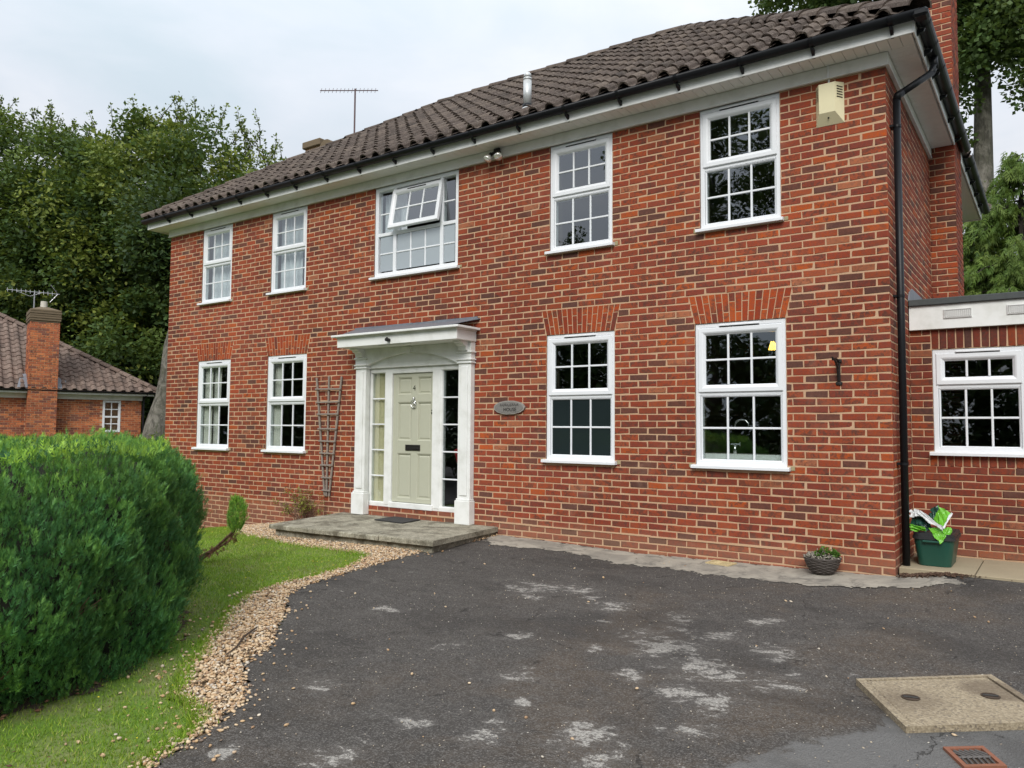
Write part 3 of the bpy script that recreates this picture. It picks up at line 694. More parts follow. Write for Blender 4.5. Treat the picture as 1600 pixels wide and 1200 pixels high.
def window(x0, x1, z0, z1, gl=('window_glass', 'window_glass'), parent=house, tr=None, sash_top=True, name='window', vent='white', top_inset=.05, ncol=3, label=None, lowrows=2, uprows=2):
    fr = MB().frame(x0, x1, z0, z1, [(0, .10), (0, .018), (.004, .014), (.042, .014), (.048, .02), (.05, .10)])
    tz = tr if tr else z0+(z1-z0)*.503
    fr.box(x0+.045, x1-.045, .022, .10, tz-.022, tz+.022, c=.004)
    w = obj(name, fr, 'upvc_white', parent, label=label)
    # upper top-hung sash
    s0, s1 = tz+.012, z1-top_inset
    sash = obj('sash', MB().frame(x0+.032, x1-.032, s0, s1, sashprof(.078, .002)), 'upvc_white', w)
    cols = lin(x0+.11, x1-.11, ncol); rows = lin(s0+.078, s1-.078, uprows)
    panes(w, cols, rows, .034, gl[0]); barset(w, cols, rows, .03)
    # lower fixed light with a slim bead
    obj('glazing_bead', MB().frame(x0+.05, x1-.05, z0+.045, tz-.022, [(0, .03), (.006, .022), (.018, .034), (.018, .09)]), 'upvc_white', w)
    cols = lin(x0+.068, x1-.068, ncol); rows = lin(z0+.063, tz-.04, lowrows)
    panes(w, cols, rows, .045, gl[1]); barset(w, cols, rows, .041)
    obj('sill', MB().prism([(-.062, z0-.034), (-.062, z0-.008), (-.056, z0-.002), (.02, z0+.006), (.02, z0-.034)], x0-.034, x1+.034, 'x'), 'upvc_white', w)
    v = MB(); xm = (x0+x1)/2; vw = min(.21, (x1-x0)*.24)
    v.box(xm-vw, xm+vw, -.006, .016, z1-.040, z1-.022, c=.004); obj('trickle_vent', v, 'upvc_white', w)
    v = MB(); v.box(xm-vw, xm+vw, -.002, .015, z1-.047, z1-.0405); obj('vent_slot', v, 'black_plastic', w)
    return w
for i, wv in enumerate(WIN):
    if i == 6: continue
    g = ('window_glass', 'window_glass')
    if i == 2: g = ('window_glass', 'frosted_dark')
    window(*wv, gl=g)
for (a, b, c, d) in WIN:
    for x_ in (a-.075, b+.036):
        obj('mortar_patch', MB().box(x_, x_+.038, -.004, .003, c-.034+rnd.uniform(0, .006), c+.012+rnd.uniform(-.006, .006), c=.002), 'mortar_old', house)
# wide landing window with its middle casement open
x0, x1, z0, z1 = WIN[6]
MLx, MRx, tz = -6.41, -5.535, 4.102
fr = MB().frame(x0, x1, z0, z1, [(0, .10), (0, .018), (.004, .014), (.052, .014), (.06, .02), (.062, .10)])
for mx in (MLx, MRx): fr.box(mx-.028, mx+.028, .020, .10, z0+.05, z1-.05, c=.004)
fr.box(x0+.05, x1-.05, .023, .098, tz-.024, tz+.024, c=.004)
w = obj('window', fr, 'upvc_white', house, label='wide upstairs window of three lights with its middle casement open')
for (a, b, n) in ((x0+.085, MLx-.03, 1), (MLx+.03, MRx-.03, 3), (MRx+.03, x1-.085, 1)):
    cols = lin(a, b, n); rows = lin(z0+.085, tz-.026, 2)
    panes(w, cols, rows, .045, 'frosted_glass'); barset(w, cols, rows, .041)
    if n == 1:
        rows = lin(tz+.026, z1-.12, 2); panes(w, cols, rows, .045, 'window_glass'); barset(w, cols, rows, .041)
obj('sill', MB().prism([(-.062, z0-.034), (-.062, z0-.008), (-.056, z0-.002), (.02, z0+.006), (.02, z0-.034)], x0-.04, x1+.04, 'x'), 'upvc_white', w)
cz0, cz1 = tz+.03, z1-.085; ca, cb = MLx-.025, MRx+.025
hm = Matrix.Translation((0, -.002, cz1)) @ Matrix.Rotation(R(-10.5), 4, 'X')
cs = MB().frame(ca, cb, cz0-cz1, 0, [(0, .05), (0, .006), (.006, 0), (.045, 0), (.055, .006), (.075, .026), (.075, .05), (.0, .05)])
cas = obj('casement', cs, 'upvc_white', house, label='open top-hung middle casement of the wide upstairs window'); cas.matrix_local = hm
cols = lin(ca+.075, cb-.075, 3); rows = lin(cz0-cz1+.075, -.075, 2); panes(cas, cols, rows, .034, 'window_glass'); barset(cas, cols, rows, .03)
vt = MB().box((ca+cb)/2-.17, (ca+cb)/2+.17, -.006, .0, -.034, -.022); obj('trickle_vent', vt, 'black_plastic', cas)
# ------------------------------------------------------------------ eaves: frieze, soffit boards, fascia, gutters
OV = .275; SZ = 4.93
xa, xb = XL-OV, OV
fz = MB(); fz.box(XL-.03, .03, -.03, -.002, 4.80, SZ-.001, c=.003); fz.box(XL-.036, .036, -.037, -.0305, 4.80, 4.815)
obj('frieze_board', fz, 'paint_white', house)
fz = MB(); fz.box(.002, .03, -.0015, CY0-.01, 4.80, SZ-.001, c=.003); fz.box(.0305, .037, -.03, CY0-.01, 4.80, 4.815); fz.box(.002, .03, CY1, DEP, 4.80, SZ-.001, c=.003)
obj('frieze_board', fz, 'paint_white', house)
sof = obj('soffit', MB().box(xa+.01, xb-.01, -OV+.01, DEP+OV-.01, SZ+.014, SZ+.022), 'soffit_white', house)
sb = {}
def sboard(name, w, l, M):
    k = (round(w, 3), round(l, 3))
    if k not in sb: sb[k] = MB().box(-w/2+.002, w/2-.002, -l/2, l/2, -.0, .010, 0, c=.0018).mesh('soffit_board'); sb[k].materials.append(MATS['soffit_white'])
    link(name, sb[k], None, sof, mw=M)
x = xa+.06
while x < xb-.03:
    yb = -.031 if XL < x < .0 else -.0
    sboard('soffit_board', .1, OV-.015-.031, Matrix.Translation((x, -(OV-.015)+(OV-.046)/2, SZ))); x += .1
y = .02
while y < DEP+.2:
    if not (CY0-.05 < y < CY1+.05): sboard('soffit_board', .1, OV-.046, Matrix.Translation((xb-.015-(OV-.046)/2, y, SZ)) @ Matrix.Rotation(R(90), 4, 'Z'))
    y += .1
fa = MB(); fa.box(xa, xb, -OV-.018, -OV, SZ-.006, 5.10, c=.003)
fa.box(xb, xb+.018, -OV-.018, CY0-.012, SZ-.006, 5.10, c=.003); fa.box(xb, xb+.018, CY1+.01, DEP+OV, SZ-.006, 5.10, c=.003); fa.box(xa-.018, xa, -OV-.018, DEP+OV, SZ-.006, 5.10, c=.003); fa.box(xa, xb, DEP+OV, DEP+OV+.018, SZ-.006, 5.10, c=.003)
obj('fascia', fa, 'paint_white', house)
def half_gutter(mb, p0, p1, rad=.056, n=10):
    p0, p1 = Vector(p0), Vector(p1); d = (p1-p0).normalized(); s = d.cross(Vector((0, 0, 1))); vs = []; fs = []
    for p in (p0, p1):
        for rr in (rad, rad-.004):
            for k in range(n+1):
                a = math.pi+math.pi*k/n; vs.append(p+rr*(math.cos(a)*s+math.sin(a)*Vector((0, 0, 1))))
    m_ = n+1
    for k in range(n):
        fs.append((k, k+1, 2*m_+k+1, 2*m_+k)); fs.append((m_+k+1, m_+k, 3*m_+k, 3*m_+k+1)); fs.append((k+1, k, m_+k, m_+k+1)); fs.append((2*m_+k, 2*m_+k+1, 3*m_+k+1, 3*m_+k))
    fs += [(0, 2*m_, 3*m_, m_), (n, m_+n, 3*m_+n, 2*m_+n)]
    mb.add(vs, fs)
GY, GZ = -.352, 5.075
gt = MB(); half_gutter(gt, (xa-.03, GY, GZ), (.352, GY, GZ), .063)
gut = obj('gutter', gt, 'black_plastic', house, smooth=True)
def bracket(parent, M):
    mb = MB(); mb.prism([(-.012, -.075), (.075, -.075), (.075, -.155), (.055, -.125), (.0, -.10)][::-1], -.014, .014, 'x')
    pts = [(0, .0+.067*math.cos(a), .067*math.sin(a)) for a in [math.pi+math.pi*k/10 for k in range(11)]]
    for a, b in zip(pts[:-1], pts[1:]):
        mb.add([(-.02, a[1], a[2]), (.02, a[1], a[2]), (.02, b[1], b[2]), (-.02, b[1], b[2])], [(0, 1, 2, 3)])
    me = bracket.me = getattr(bracket, 'me', None) or mb.mesh('gutter_bracket')
    link('gutter_bracket', me, 'black_plastic', parent, mw=M)
for k in range(18): bracket(gut, Matrix.Translation((.11-.69*k, GY, GZ)))
GX = .352
gt = MB(); half_gutter(gt, (GX, GY+.02, GZ), (GX, 3.75, GZ), .063); half_gutter(gt, (GX, 4.0, GZ), (GX, DEP+.28, GZ), .063)
gt.add([(GX+.063*math.cos(a), 3.75, GZ+.063*math.sin(a)) for a in [math.pi+math.pi*k/8 for k in range(9)]], [tuple(range(9))])
gt.box(GX-.06, GX+.066, GY-.066, GY+.07, GZ-.07, GZ+.004, c=.02)
gut2 = obj('gutter', gt, 'black_plastic', house, smooth=False)
for y in (-.15, .32, .91, 1.55, 2.30, 3.05, 4.4, 5.1, 5.8, 6.5): bracket(gut2, Matrix.Translation((GX, y, GZ)) @ Matrix.Rotation(R(90), 4, 'Z'))
# downpipe at the corner, on the side wall
dp = MB(); PX, PY, pr = .056, .24, .034
dp.tube([(GX, .56, GZ-.05), (GX, .56, 4.90)], .036, 14); dp.tube([(GX, .56, 4.93), (GX-.02, .54, 4.865), (GX-.05, .52, 4.835)], .036, 14)
dp.tube([(GX-.02, .54, 4.86), (PX+.02, PY+.02, 4.60)], pr, 14); dp.tube([(PX+.045, PY+.04, 4.62), (PX+.01, PY+.008, 4.59), (PX, PY, 4.54)], .037, 14)
dp.tube([(PX, PY, 4.56), (PX, PY, .02)], pr, 18)
pipe = obj('downpipe', dp, 'black_plastic', house, smooth=True)
for z in (4.28, 2.62, 1.02): q = MB(); q.tube([(PX, PY, z-.012), (PX, PY, z+.012)], .038, 16); q.box(-.006, .03, PY-.055, PY+.055, z-.01, z+.01); obj('pipe_clip', q, 'black_plastic', pipe)
# ------------------------------------------------------------------ roof
TH = math.atan(.676); ct, st = math.cos(TH), math.sin(TH); EZ = 5.095; EO = .355
ex0, ex1, ey0, ey1 = XL-EO, EO, -EO, DEP+EO
half = (ey1-ey0)/2; RZ = EZ+half*.676
rf = MB(); rx0, rx1, ry = ex0+half, ex1-half, (ey0+ey1)/2
pb = [(ex0, ey0, EZ), (ex1, ey0, EZ), (ex1, ey1, EZ), (ex0, ey1, EZ), (rx0, ry, RZ), (rx1, ry, RZ)]
rf.add([(x, y, z-.03) for x, y, z in pb], [(0, 1, 5, 4), (1, 2, 5), (2, 3, 4, 5), (3, 0, 4), (3, 2, 1, 0)])
roof = obj('roof', rf, 'roof_tile', house)
def tile_h(u, amp):
    """pantile: a proud roll and a shallow pan"""
    d = (u-.30)/.27
    if abs(d) < 1: return amp*(1-d*d)**.6
    v = (u-.57)/.43 if u > .5 else (u+.43)/.43 if u < .03 else 0
    return -amp*.22*math.sin(math.pi*min(max((u-.57)/.46, 0), 1)) if u > .5 else 0.0
def tile_geo(w, L=.335, seg=11, amp=.062, lip=.022):
    us = [0, .035, .07, .14, .22, .30, .38, .46, .53, .57, .78, 1.0]; vs = []; fs = []; seg = len(us)-1
    for (v, dz) in ((0, .026), (L, .0)):
        for u in us: vs.append((u*w, v, tile_h(u, amp)+dz))
    for u in us: vs.append((u*w, .002, tile_h(u, amp)+.026-lip))
    n = seg+1
    for k in range(seg): fs.append((k, k+1, n+k+1, n+k)); fs.append((2*n+k, 2*n+k+1, k+1, k))
    return vs, fs
TW, TG = .2385, .29
def slope_tiles(O, U, V, N, width, ridge_len, W_=TW, G_=TG):
    out = []; cthv = math.hypot(V[0], V[1]); run = (width-ridge_len)/2; Ls = run/cthv
    M = Matrix.Identity(4)
    for i in range(3): M[i][0] = U[i]; M[i][1] = V[i]; M[i][2] = N[i]; M[i][3] = O[i]
    nr = int(Ls/G_)+1; nc = int(width/W_)+1
    for r_ in range(nr):
        v = -.035+r_*G_
        for c_ in range(nc):
            u = c_*W_; inset = (v+G_*.5)*cthv
            if inset+.045 < u+W_/2 < width-inset-.045 and v+.2 < Ls: out.append((M, u, v))
    return out
def tile_score(M, u, v):
    P = np.array([tuple(M @ Vector(q)) for q in ((u, v, 0), (u+TW, v, 0), (u+TW, v+TG, 0), (u, v+TG, 0))])
    if (CAM-P[0]) @ np.array(M.to_3x3() @ Vector((0, 0, 1))) <= 0: return 0
    x, y, d = proj(P)
    if d.min() < .1 or x.max() < 0 or x.min() > 1600 or y.max() < 0: return 0
    return .5*abs(np.dot(x, np.roll(y, 1))-np.dot(y, np.roll(x, 1)))
TL = slope_tiles((ex0, ey0, EZ), (1, 0, 0), (0, ct, st), (0, -st, ct), ex1-ex0, rx1-rx0)
TL += slope_tiles((ex1-.05, ey0, EZ+.034), (0, 1, 0), (-ct, 0, st), (st, 0, ct), ey1-ey0, 0)
TL += slope_tiles((ex0, ey1, EZ), (0, -1, 0), (ct, 0, st), (-st, 0, ct), ey1-ey0, 0)
TL += slope_tiles((ex1, ey1, EZ), (-1, 0, 0), (0, -ct, st), (0, st, ct), ex1-ex0, rx1-rx0)
ss = [tile_score(*t_) for t_ in TL]; thr = sorted(ss, reverse=True)[299]
tvar = []
for s_ in range(4):
    vs, fs = tile_geo(TW+.004); r_ = random.Random(s_)
    tvar.append(MB().add([(a, b+r_.uniform(-.007, .007), c+r_.uniform(-.003, .003)) for a, b, c in vs], fs, 0.0).mesh('roof_tile'))
mb = MB(); tv, tf = tile_geo(TW+.004)
for (M, u, v), s_ in zip(TL, ss):
    J = Matrix.Translation((u, v+rnd.uniform(-.008, .008), rnd.uniform(0, .006))) @ Matrix.Rotation(rnd.uniform(-.02, .02), 4, 'Z') @ Matrix.Rotation(rnd.uniform(-.012, .02), 4, 'X')
    if s_ >= thr and s_ > 0: link('roof_tile', tvar[rnd.randrange(4)], 'roof_tile', roof, mw=M @ J)
    else:
        A = M @ J; mb.add([tuple(A @ Vector(q)) for q in tv], tf)
obj('roof_tiles', mb, 'roof_tile', roof, 'stuff')
def ridge_run(parent, p0, p1, mt='roof_tile', rad=.115, L=.40, name='ridge_tile', drop=.045):
    p0, p1 = Vector(p0), Vector(p1); d = (p1-p0).normalized(); s = d.cross(Vector((0, 0, 1))).normalized(); n_ = s.cross(d)
    n = max(1, int((p1-p0).length/L)); me = None
    for k in range(n):
        if me is None:
            vs = []; sg = 7; LL = (p1-p0).length/n
            for y in (0, LL*1.04):
                for q in range(sg+1):
                    a = math.pi*q/sg; rr = rad*(1.05 if y == 0 else .95); vs.append((rr*math.cos(a), y, rr*math.sin(a)*.8+(.012 if y == 0 else 0)))
            for q in range(sg+1): a = math.pi*q/sg; vs.append(((rad*1.05-.018)*math.cos(a), 0, (rad*1.05-.018)*math.sin(a)*.8+.012))
            m_ = sg+1; fs = [(q, q+1, m_+q+1, m_+q) for q in range(sg)]+[(2*m_+q, 2*m_+q+1, q+1, q) for q in range(sg)]
            me = MB().add(vs, fs, 0.0).mesh(name)
        M = Matrix.Identity(4); o = p0+d*(k*LL)-n_*drop
        for i in range(3): M[i][0] = s[i]; M[i][1] = d[i]; M[i][2] = n_[i]; M[i][3] = o[i]
        link(name, me, mt, parent, mw=M @ Matrix.Translation((0, 0, rnd.uniform(0, .008))))
off = .050
ridge_run(roof, (ex0, ey0, EZ+off), (rx0, ry, RZ+off)); ridge_run(roof, (ex1, ey0, EZ+off), (rx1, ry, RZ+off)); ridge_run(roof, (rx0, ry, RZ+off), (rx1, ry, RZ+off))
ridge_run(roof, (ex1, ey1, EZ+off), (rx1, ry, RZ+off)); ridge_run(roof, (ex0, ey1, EZ+off), (rx0, ry, RZ+off))
# flue pipe near the eaves
fl = MB(); fx, fy = -4.03, -.13
fl.tube([(fx, fy, 5.16), (fx, fy, 5.30)], [.072, .066], 20); fl.tube([(fx, fy, 5.335), (fx, fy, 5.66)], .052, 20); fl.tube([(fx, fy, 5.66), (fx, fy, 5.675), (fx, fy, 5.69)], [.056, .056, .046], 20); fl.tube([(fx, fy, 5.69), (fx, fy, 5.73), (fx, fy, 5.755)], [.050, .046, .028], 20)
flue = obj('flue_pipe', fl, 'flue_steel', house, smooth=True); obj('collar', MB().tube([(fx, fy, 5.295), (fx, fy, 5.345)], .062, 20), 'black_plastic', flue, smooth=True)
# rear chimney showing over the left hip
rcx, rcy = -12.4, 5.3
rc = MB(); 
stack = obj('chimney', MB().box(-14.55, -13.97, 5.1, 5.75, 4.0, 8.60), 'mortar', house, label='lichened brick chimney showing above the left end of the roof')
RCF = Fr((0, 5.094, 0), (1, 0, 0), (0, -1, 0)); RCR = Fr((-13.964, 0, 0), (0, 1, 0), (1, 0, 0))
rb = lay(RCF, -14.56, -13.964, 0, 70, 113, lambda z: [])+lay(RCR, 5.116, 5.75, 0, 70, 112, lambda z: [], 1, 'lo')
mb = MB()
for i, (M, u0, u1, z0, z1) in enumerate(rb):
    vs, fs = brick_geo(u1-u0, z1-z0, i); A = M @ Matrix.Translation(((u0+u1)/2, 0, (z0+z1)/2)); mb.add([tuple(A @ Vector(v)) for v in vs], fs)
obj('stack_bricks', mb, 'stained_brick', stack, 'stuff')
cb_ = MB(); cb_.box(-14.61, -13.93, 5.03, 5.80, 8.52, 8.70, c=.02); obj('chimney_cap', cb_, 'stained_brick', stack)
pt = MB(); pt.prism([(-13.66+.25*math.cos(a), 8.33+.25*math.sin(a)) for a in [math.pi*k/10 for k in range(11)]], 5.0, 5.7); pt.box(-13.93, -13.42, 5.0, 5.7, 7.6, 8.33); obj('cowl', pt, 'stained_brick', stack)
# ------------------------------------------------------------------ front door, frame, porch
dfm = MB()
X0, X1, Z0, Z1 = -6.905, -5.115, .215, 2.165
dfm.frame(X0, X1, Z0, Z1, [(0, .14), (0, .022), (.004, .018), (.055, .018), (.06, .024), (.06, .14)])
for a, b in ((-6.535, -6.40), (-5.652, -5.515)): dfm.box(a, b, .012, .14, Z0+.03, Z1-.03, c=.005)
dfm.box(-6.42, -5.63, .014, .14, 2.085, 2.115, c=.004); dfm.box(-6.43, -5.62, -.01, .14, .215, .292, c=.006)
dframe = obj('door_frame', dfm, 'paint_white', house)
for a, b in ((-6.845, -6.535), (-5.515, -5.175)):
    sl = obj('sidelight', MB().frame(a-.0, b+.0, .25, 2.13, [(0, .03), (0, .02), (.02, .03), (.03, .045), (.03, .1)]), 'paint_white', house)
    cols = [a+.03, b-.03]; rows = lin(.28, 2.10, 5); panes(sl, cols, rows, .06, 'window_glass'); barset(sl, cols, rows, .055, .02)
dr = MB(); dx0, dx1, dz0, dz1 = -6.398, -5.655, .298, 2.082
dr.box(dx0, dx1, .062, .09, dz0, dz1)
# rails and stiles stand proud of the panel ground
lx, cxA, cxB, rx = -6.312, -6.052, -5.942, -5.690
rails = [(dz0, .352), (.972, 1.145), (1.682, 1.782), (2.028, dz1)]
for a, b in ((dx0, lx), (cxA, cxB), (rx, dx1)): dr.box(a, b, .040, .062, dz0, dz1, c=.002)
for a, b in rails:
    dr.box(lx, cxA, .041, .062, a, b, c=.002); dr.box(cxB, rx, .041, .062, a, b, c=.002)
door = obj('front_door', dr, 'door_green', house)
for (a, b) in ((lx, cxA), (cxB, rx)):
    for (c, d) in ((.352, .972), (1.145, 1.682), (1.782, 2.028)):
        pn = MB().frame(a, b, c, d, [(0, .0405), (.012, .046), (.018, .060), (.03, .060), (.045, .052)])
        pn.quad((a+.045, .052, c+.045), (b-.045, .052, c+.045), (b-.045, .052, d-.045), (a+.045, .052, d-.045))
        obj('door_panel', pn, 'door_green', door)
kn = MB(); kx = -6.0
kn.tube([(kx+.0+.048*math.sin(a)*(1 if a else 1), .018, 1.655-.052*math.cos(a)*1.0) for a in [2*math.pi*k/20 for k in range(21)]], .0065, 8)
kn.tube([(kx, .04, 1.735), (kx, .012, 1.725)], [.020, .014], 12); kn.lathe([(0, -.002), (.014, 0), (.016, .004), (0, .008)], 12, (kx, .028, 1.60)); kn.tube([(kx, .04, 1.66), (kx, .025, 1.66)], .022, 12)
obj('door_knocker', kn, 'chrome', door, smooth=True)
lp = MB(); lp.frame(-6.150, -5.882, 1.012, 1.092, [(0, .04), (0, .03), (.006, .026), (.014, .026), (.018, .034)]); lp.box(-6.13, -5.90, .032, .036, 1.03, 1.075); lp.box(-6.12, -5.91, .026, .032, 1.034, 1.048, c=.002)
obj('letter_plate', lp, 'black_iron', door)
lk = MB(); lk.tube([(-5.672, .041, 1.528), (-5.672, .03, 1.528)], .013, 12); obj('door_lock', lk, 'chrome', door); lk = MB(); lk.tube([(-5.672, .041, 1.562), (-5.672, .034, 1.562)], .011, 12); obj('keyhole', lk, 'black_iron', door)
def text_obj(name, body, size, mt, M, parent=None, ext=.002):
    cu = bpy.data.curves.new(name, 'FONT'); cu.body = body; cu.size = size; cu.extrude = ext; cu.align_x = 'CENTER'; cu.align_y = 'CENTER'
    tmp = bpy.data.objects.new(name, cu); COL.objects.link(tmp); bpy.context.view_layer.update()
    me = bpy.data.meshes.new_from_object(tmp.evaluated_get(bpy.context.evaluated_depsgraph_get())); bpy.data.objects.remove(tmp)
    me.materials.clear(); me.materials.append(MATS[mt]); return link(name, me, None, parent, mw=M)
RXM = Matrix.Rotation(R(90), 4, 'X')
text_obj('door_number', '4', .105, 'chrome', Matrix.Translation((-6.0, .037, 1.872)) @ RXM, door)
# riser bricks under the frame
rb = lay(Fr((0, .06, 0), (1, 0, 0), (0, -1, 0)), -6.83, -5.13, .066, 0, 2, lambda z: [], 0)
mb = MB()
for i, (M, u0, u1, z0_, z1_) in enumerate(rb):
    vs, fs = brick_geo(u1-u0, z1_-z0_, i); A = M @ Matrix.Translation(((u0+u1)/2, 0, (z0_+z1_)/2)); mb.add([tuple(A @ Vector(v)) for v in vs], fs)
obj('riser_bricks', mb, 'brick_red', house)
obj('threshold_wall', MB().box(-6.90, -5.12, .066, .3, -.2, .2145), 'mortar', house)
# porch surround
porch = obj('porch', MB().box(-6.905, -5.115, -.022, .14, 2.168, 2.448, c=.004).box(-6.92, -5.10, .141, .3, 2.16, 2.499), 'paint_white', house)
# segmental arch fascia, proud, with a recessed tympanum
cxp = -6.01; ap = []; hw = .86; rise = .17; zs = 2.185
for k in range(21): u = -1+2*k/20; ap.append((cxp+hw*u, zs+rise*(1-u*u)+(.012 if abs(u) < .12 else 0)))
poly = [(X0, 2.170), (cxp-hw, 2.170)]+ap+[(cxp+hw, 2.170), (X1, 2.170), (X1, 2.447), (X0, 2.447)]
mb = MB()
vs = []; fs = []
for yy in (-.085, -.023): vs += [(p[0], yy, p[1]) for p in ap]+[(p[0], yy, 2.447) for p in ap]
n = len(ap)
for k in range(n-1): fs.append((k, k+1, n+k+1, n+k)); fs.append((2*n+k+1, 2*n+k, k, k+1))
mb.add(vs, fs); mb.box(X0, cxp-hw, -.085, -.023, 2.17, 2.447); mb.box(cxp+hw, X1, -.085, -.023, 2.17, 2.447)
mb.prism([(cxp-.04, 2.345), (cxp+.04, 2.345), (cxp+.05, 2.44), (cxp-.05, 2.44)], -.10, -.0855)
obj('arch_panel', mb, 'paint_white', porch)
def pilaster(cx):
    mb = MB(); w = .103
    mb.box(cx-w, cx+w, -.085, -.0, .42, 2.165, c=.004); mb.box(cx-w+.045, cx+w-.045, -.100, -.0855, .46, 2.12, c=.005)
    mb.box(cx-w-.02, cx+w+.02, -.118, -.0, .092, .395, c=.006); mb.box(cx-w-.008, cx+w+.008, -.104, -.0, .3952, .4198, c=.006)
    for z0_, z1_, e in ((2.165, 2.185, .022), (2.205, 2.225, .026), (2.30, 2.325, .026)): mb.box(cx-w-e, cx+w+e, -.085-e, -.0, z0_, z1_, c=.006)
    for z0_, z1_ in ((2.185, 2.205), (2.225, 2.30), (2.325, 2.448)): mb.box(cx-w-.004, cx+w+.004, -.09, -.0, z0_, z1_)
    return obj('pilaster', mb, 'paint_white', porch)
def corbel(cx):
    prof = [(-.09, 2.325), (-.135, 2.332), (-.142, 2.36), (-.150, 2.385), (-.19, 2.398), (-.205, 2.42), (-.25, 2.428), (-.255, 2.447), (-.09, 2.447)]
    mb = MB(); mb.prism(prof, cx-.065, cx+.065, 'x'); return obj('corbel', mb, 'paint_white', porch)
for cx in (-6.93, -5.02): pilaster(cx); corbel(cx)
cn = MB(); cn.box(-7.085, -4.895, -.405, -.002, 2.449, 2.575, c=.004)
# moulded top edge
for a, b, e, y_ in ((2.5755, 2.592, .012, 0), (2.592, 2.622, .065, 0)): cn.box(-7.085-e, -4.895+e, -.405-e, -.002, a, b, c=.005)
canopy = obj('canopy', cn, 'paint_white', porch)
vs = [(-6.95, -.44, 2.623), (-5.03, -.44, 2.623), (-4.83, -.002, 2.745), (-7.19, -.002, 2.745), (-6.95, -.44, 2.63), (-5.03, -.44, 2.63), (-4.83, -.002, 2.753), (-7.19, -.002, 2.753)]
ld = MB().add(vs, [(0, 3, 2, 1), (4, 5, 6, 7), (0, 1, 5, 4), (1, 2, 6, 5), (2, 3, 7, 6), (3, 0, 4, 7)])
for x in np.arange(-7.15, -4.95, .38): ld.box(x, x+.375, -.012, -.0035, 2.735, 2.772+rnd.uniform(0, .008))
obj('lead_flashing', ld, 'lead', porch)
obj('porch_lamp', MB().tube([(-6.06, -.475, 2.50), (-6.06, -.44, 2.50), (-6.06, -.405, 2.50)], [.022, .026, .022], 12).tube([(-6.06, -.455, 2.50), (-6.06, -.455, 2.535)], .012, 8), 'black_iron', porch)
obj('canopy_rail', MB().box(-6.32, -5.72, -.36, -.34, 2.438, 2.448), 'paint_white', porch)
# ------------------------------------------------------------------ doorstep and mat
step = thing('doorstep', 'weathered concrete doorstep of thin slabs over gravel in front of the green door', 'step')
bq = [(-7.27, -.006), (-6.94, -1.50), (-4.42, -1.37), (-4.56, -.006)]
obj('step_base', MB().prism(bq, -.42, .028, 'z'), 'concrete_step', step)
tq = [(-7.33, -.004), (-6.99, -1.56), (-4.36, -1.43), (-4.52, -.004)]
def lerp(p, q, t): return (p[0]+(q[0]-p[0])*t, p[1]+(q[1]-p[1])*t)
cut = [0, .345, .70, 1]
for a, b in zip(cut[:-1], cut[1:]):
    a2, b2 = a+(.002 if a else 0), b-(.002 if b < 1 else 0)
    P = [lerp(tq[0], tq[3], a2), lerp(tq[1], tq[2], a2), lerp(tq[1], tq[2], b2), lerp(tq[0], tq[3], b2)]
    n = 12; e = []
    for k in range(n): q = lerp(P[1], P[2], k/n); e.append((q[0], q[1]+rnd.uniform(-.008, .008)))
    pl = [P[0]]+e+[P[2], P[3]]
    mb = MB(); dz = rnd.uniform(-.003, .003); ins = [(x+.006*(1 if x < -5.8 else -1)*0, y+(.008 if y < -1 else 0)) for x, y in pl]
    N_ = len(pl); vs = [(x, y, .032) for x, y in pl]+[(x, y, .078+dz) for x, y in pl]+[(x, y, .089+dz) for x, y in ins]
    fs = [tuple(range(N_))[::-1], tuple(range(2*N_, 3*N_))]+[(i+o, (i+1) % N_+o, (i+1) % N_+o+N_, i+o+N_) for o in (0, N_) for i in range(N_)]
    mb.add(vs, fs); obj('slab', mb, 'concrete_step', step)
mat_ = MB(); mat_.prism([(-6.235, -.455), (-5.69, -.49), (-5.755, -.075), (-6.28, -.03)], .091, .102, 'z'); tag(obj('doormat', mat_, 'dark_rubber'), 'thin black doormat lying on the concrete step', 'doormat')
# ------------------------------------------------------------------ things on the front wall
tr = thing('trellis', 'narrow fan trellis of grey weathered wood fixed beside the front door', 'trellis')
for (a, b, c) in (((-7.946, 2.075), (-7.715, .30), 0), ((-7.672, 2.09), (-7.675, .30), .0), ((-7.396, 2.075), (-7.618, .30), 0)):
    d = Vector((b[0]-a[0], 0, b[1]-a[1])); L_ = d.length; ang = math.atan2(d.x, -d.z)
    q = MB().box(-.016, .016, -.010, .010, -L_, 0, c=.003); o = obj('upright', q, 'grey_wood', tr); o.matrix_local = Matrix.Translation((a[0], -.022, a[1])) @ Matrix.Rotation(-ang, 4, 'Y')
for k, z in enumerate([1.895, 1.70, 1.52, 1.30, 1.115, .935, .76, .575, .385]):
    f = (2.075-z)/1.775; xl = -7.946+.231*f-.03; xr = -7.396-.222*f+.03
    q = MB().box((xl-xr)/2, (xr-xl)/2, -.009, .009, -.012, .012, c=.003); o = obj('crossbar', q, 'grey_wood', tr); o.matrix_local = Matrix.Translation(((xl+xr)/2, -.042, z)) @ Matrix.Rotation(rnd.uniform(-.015, .025), 4, 'Y')
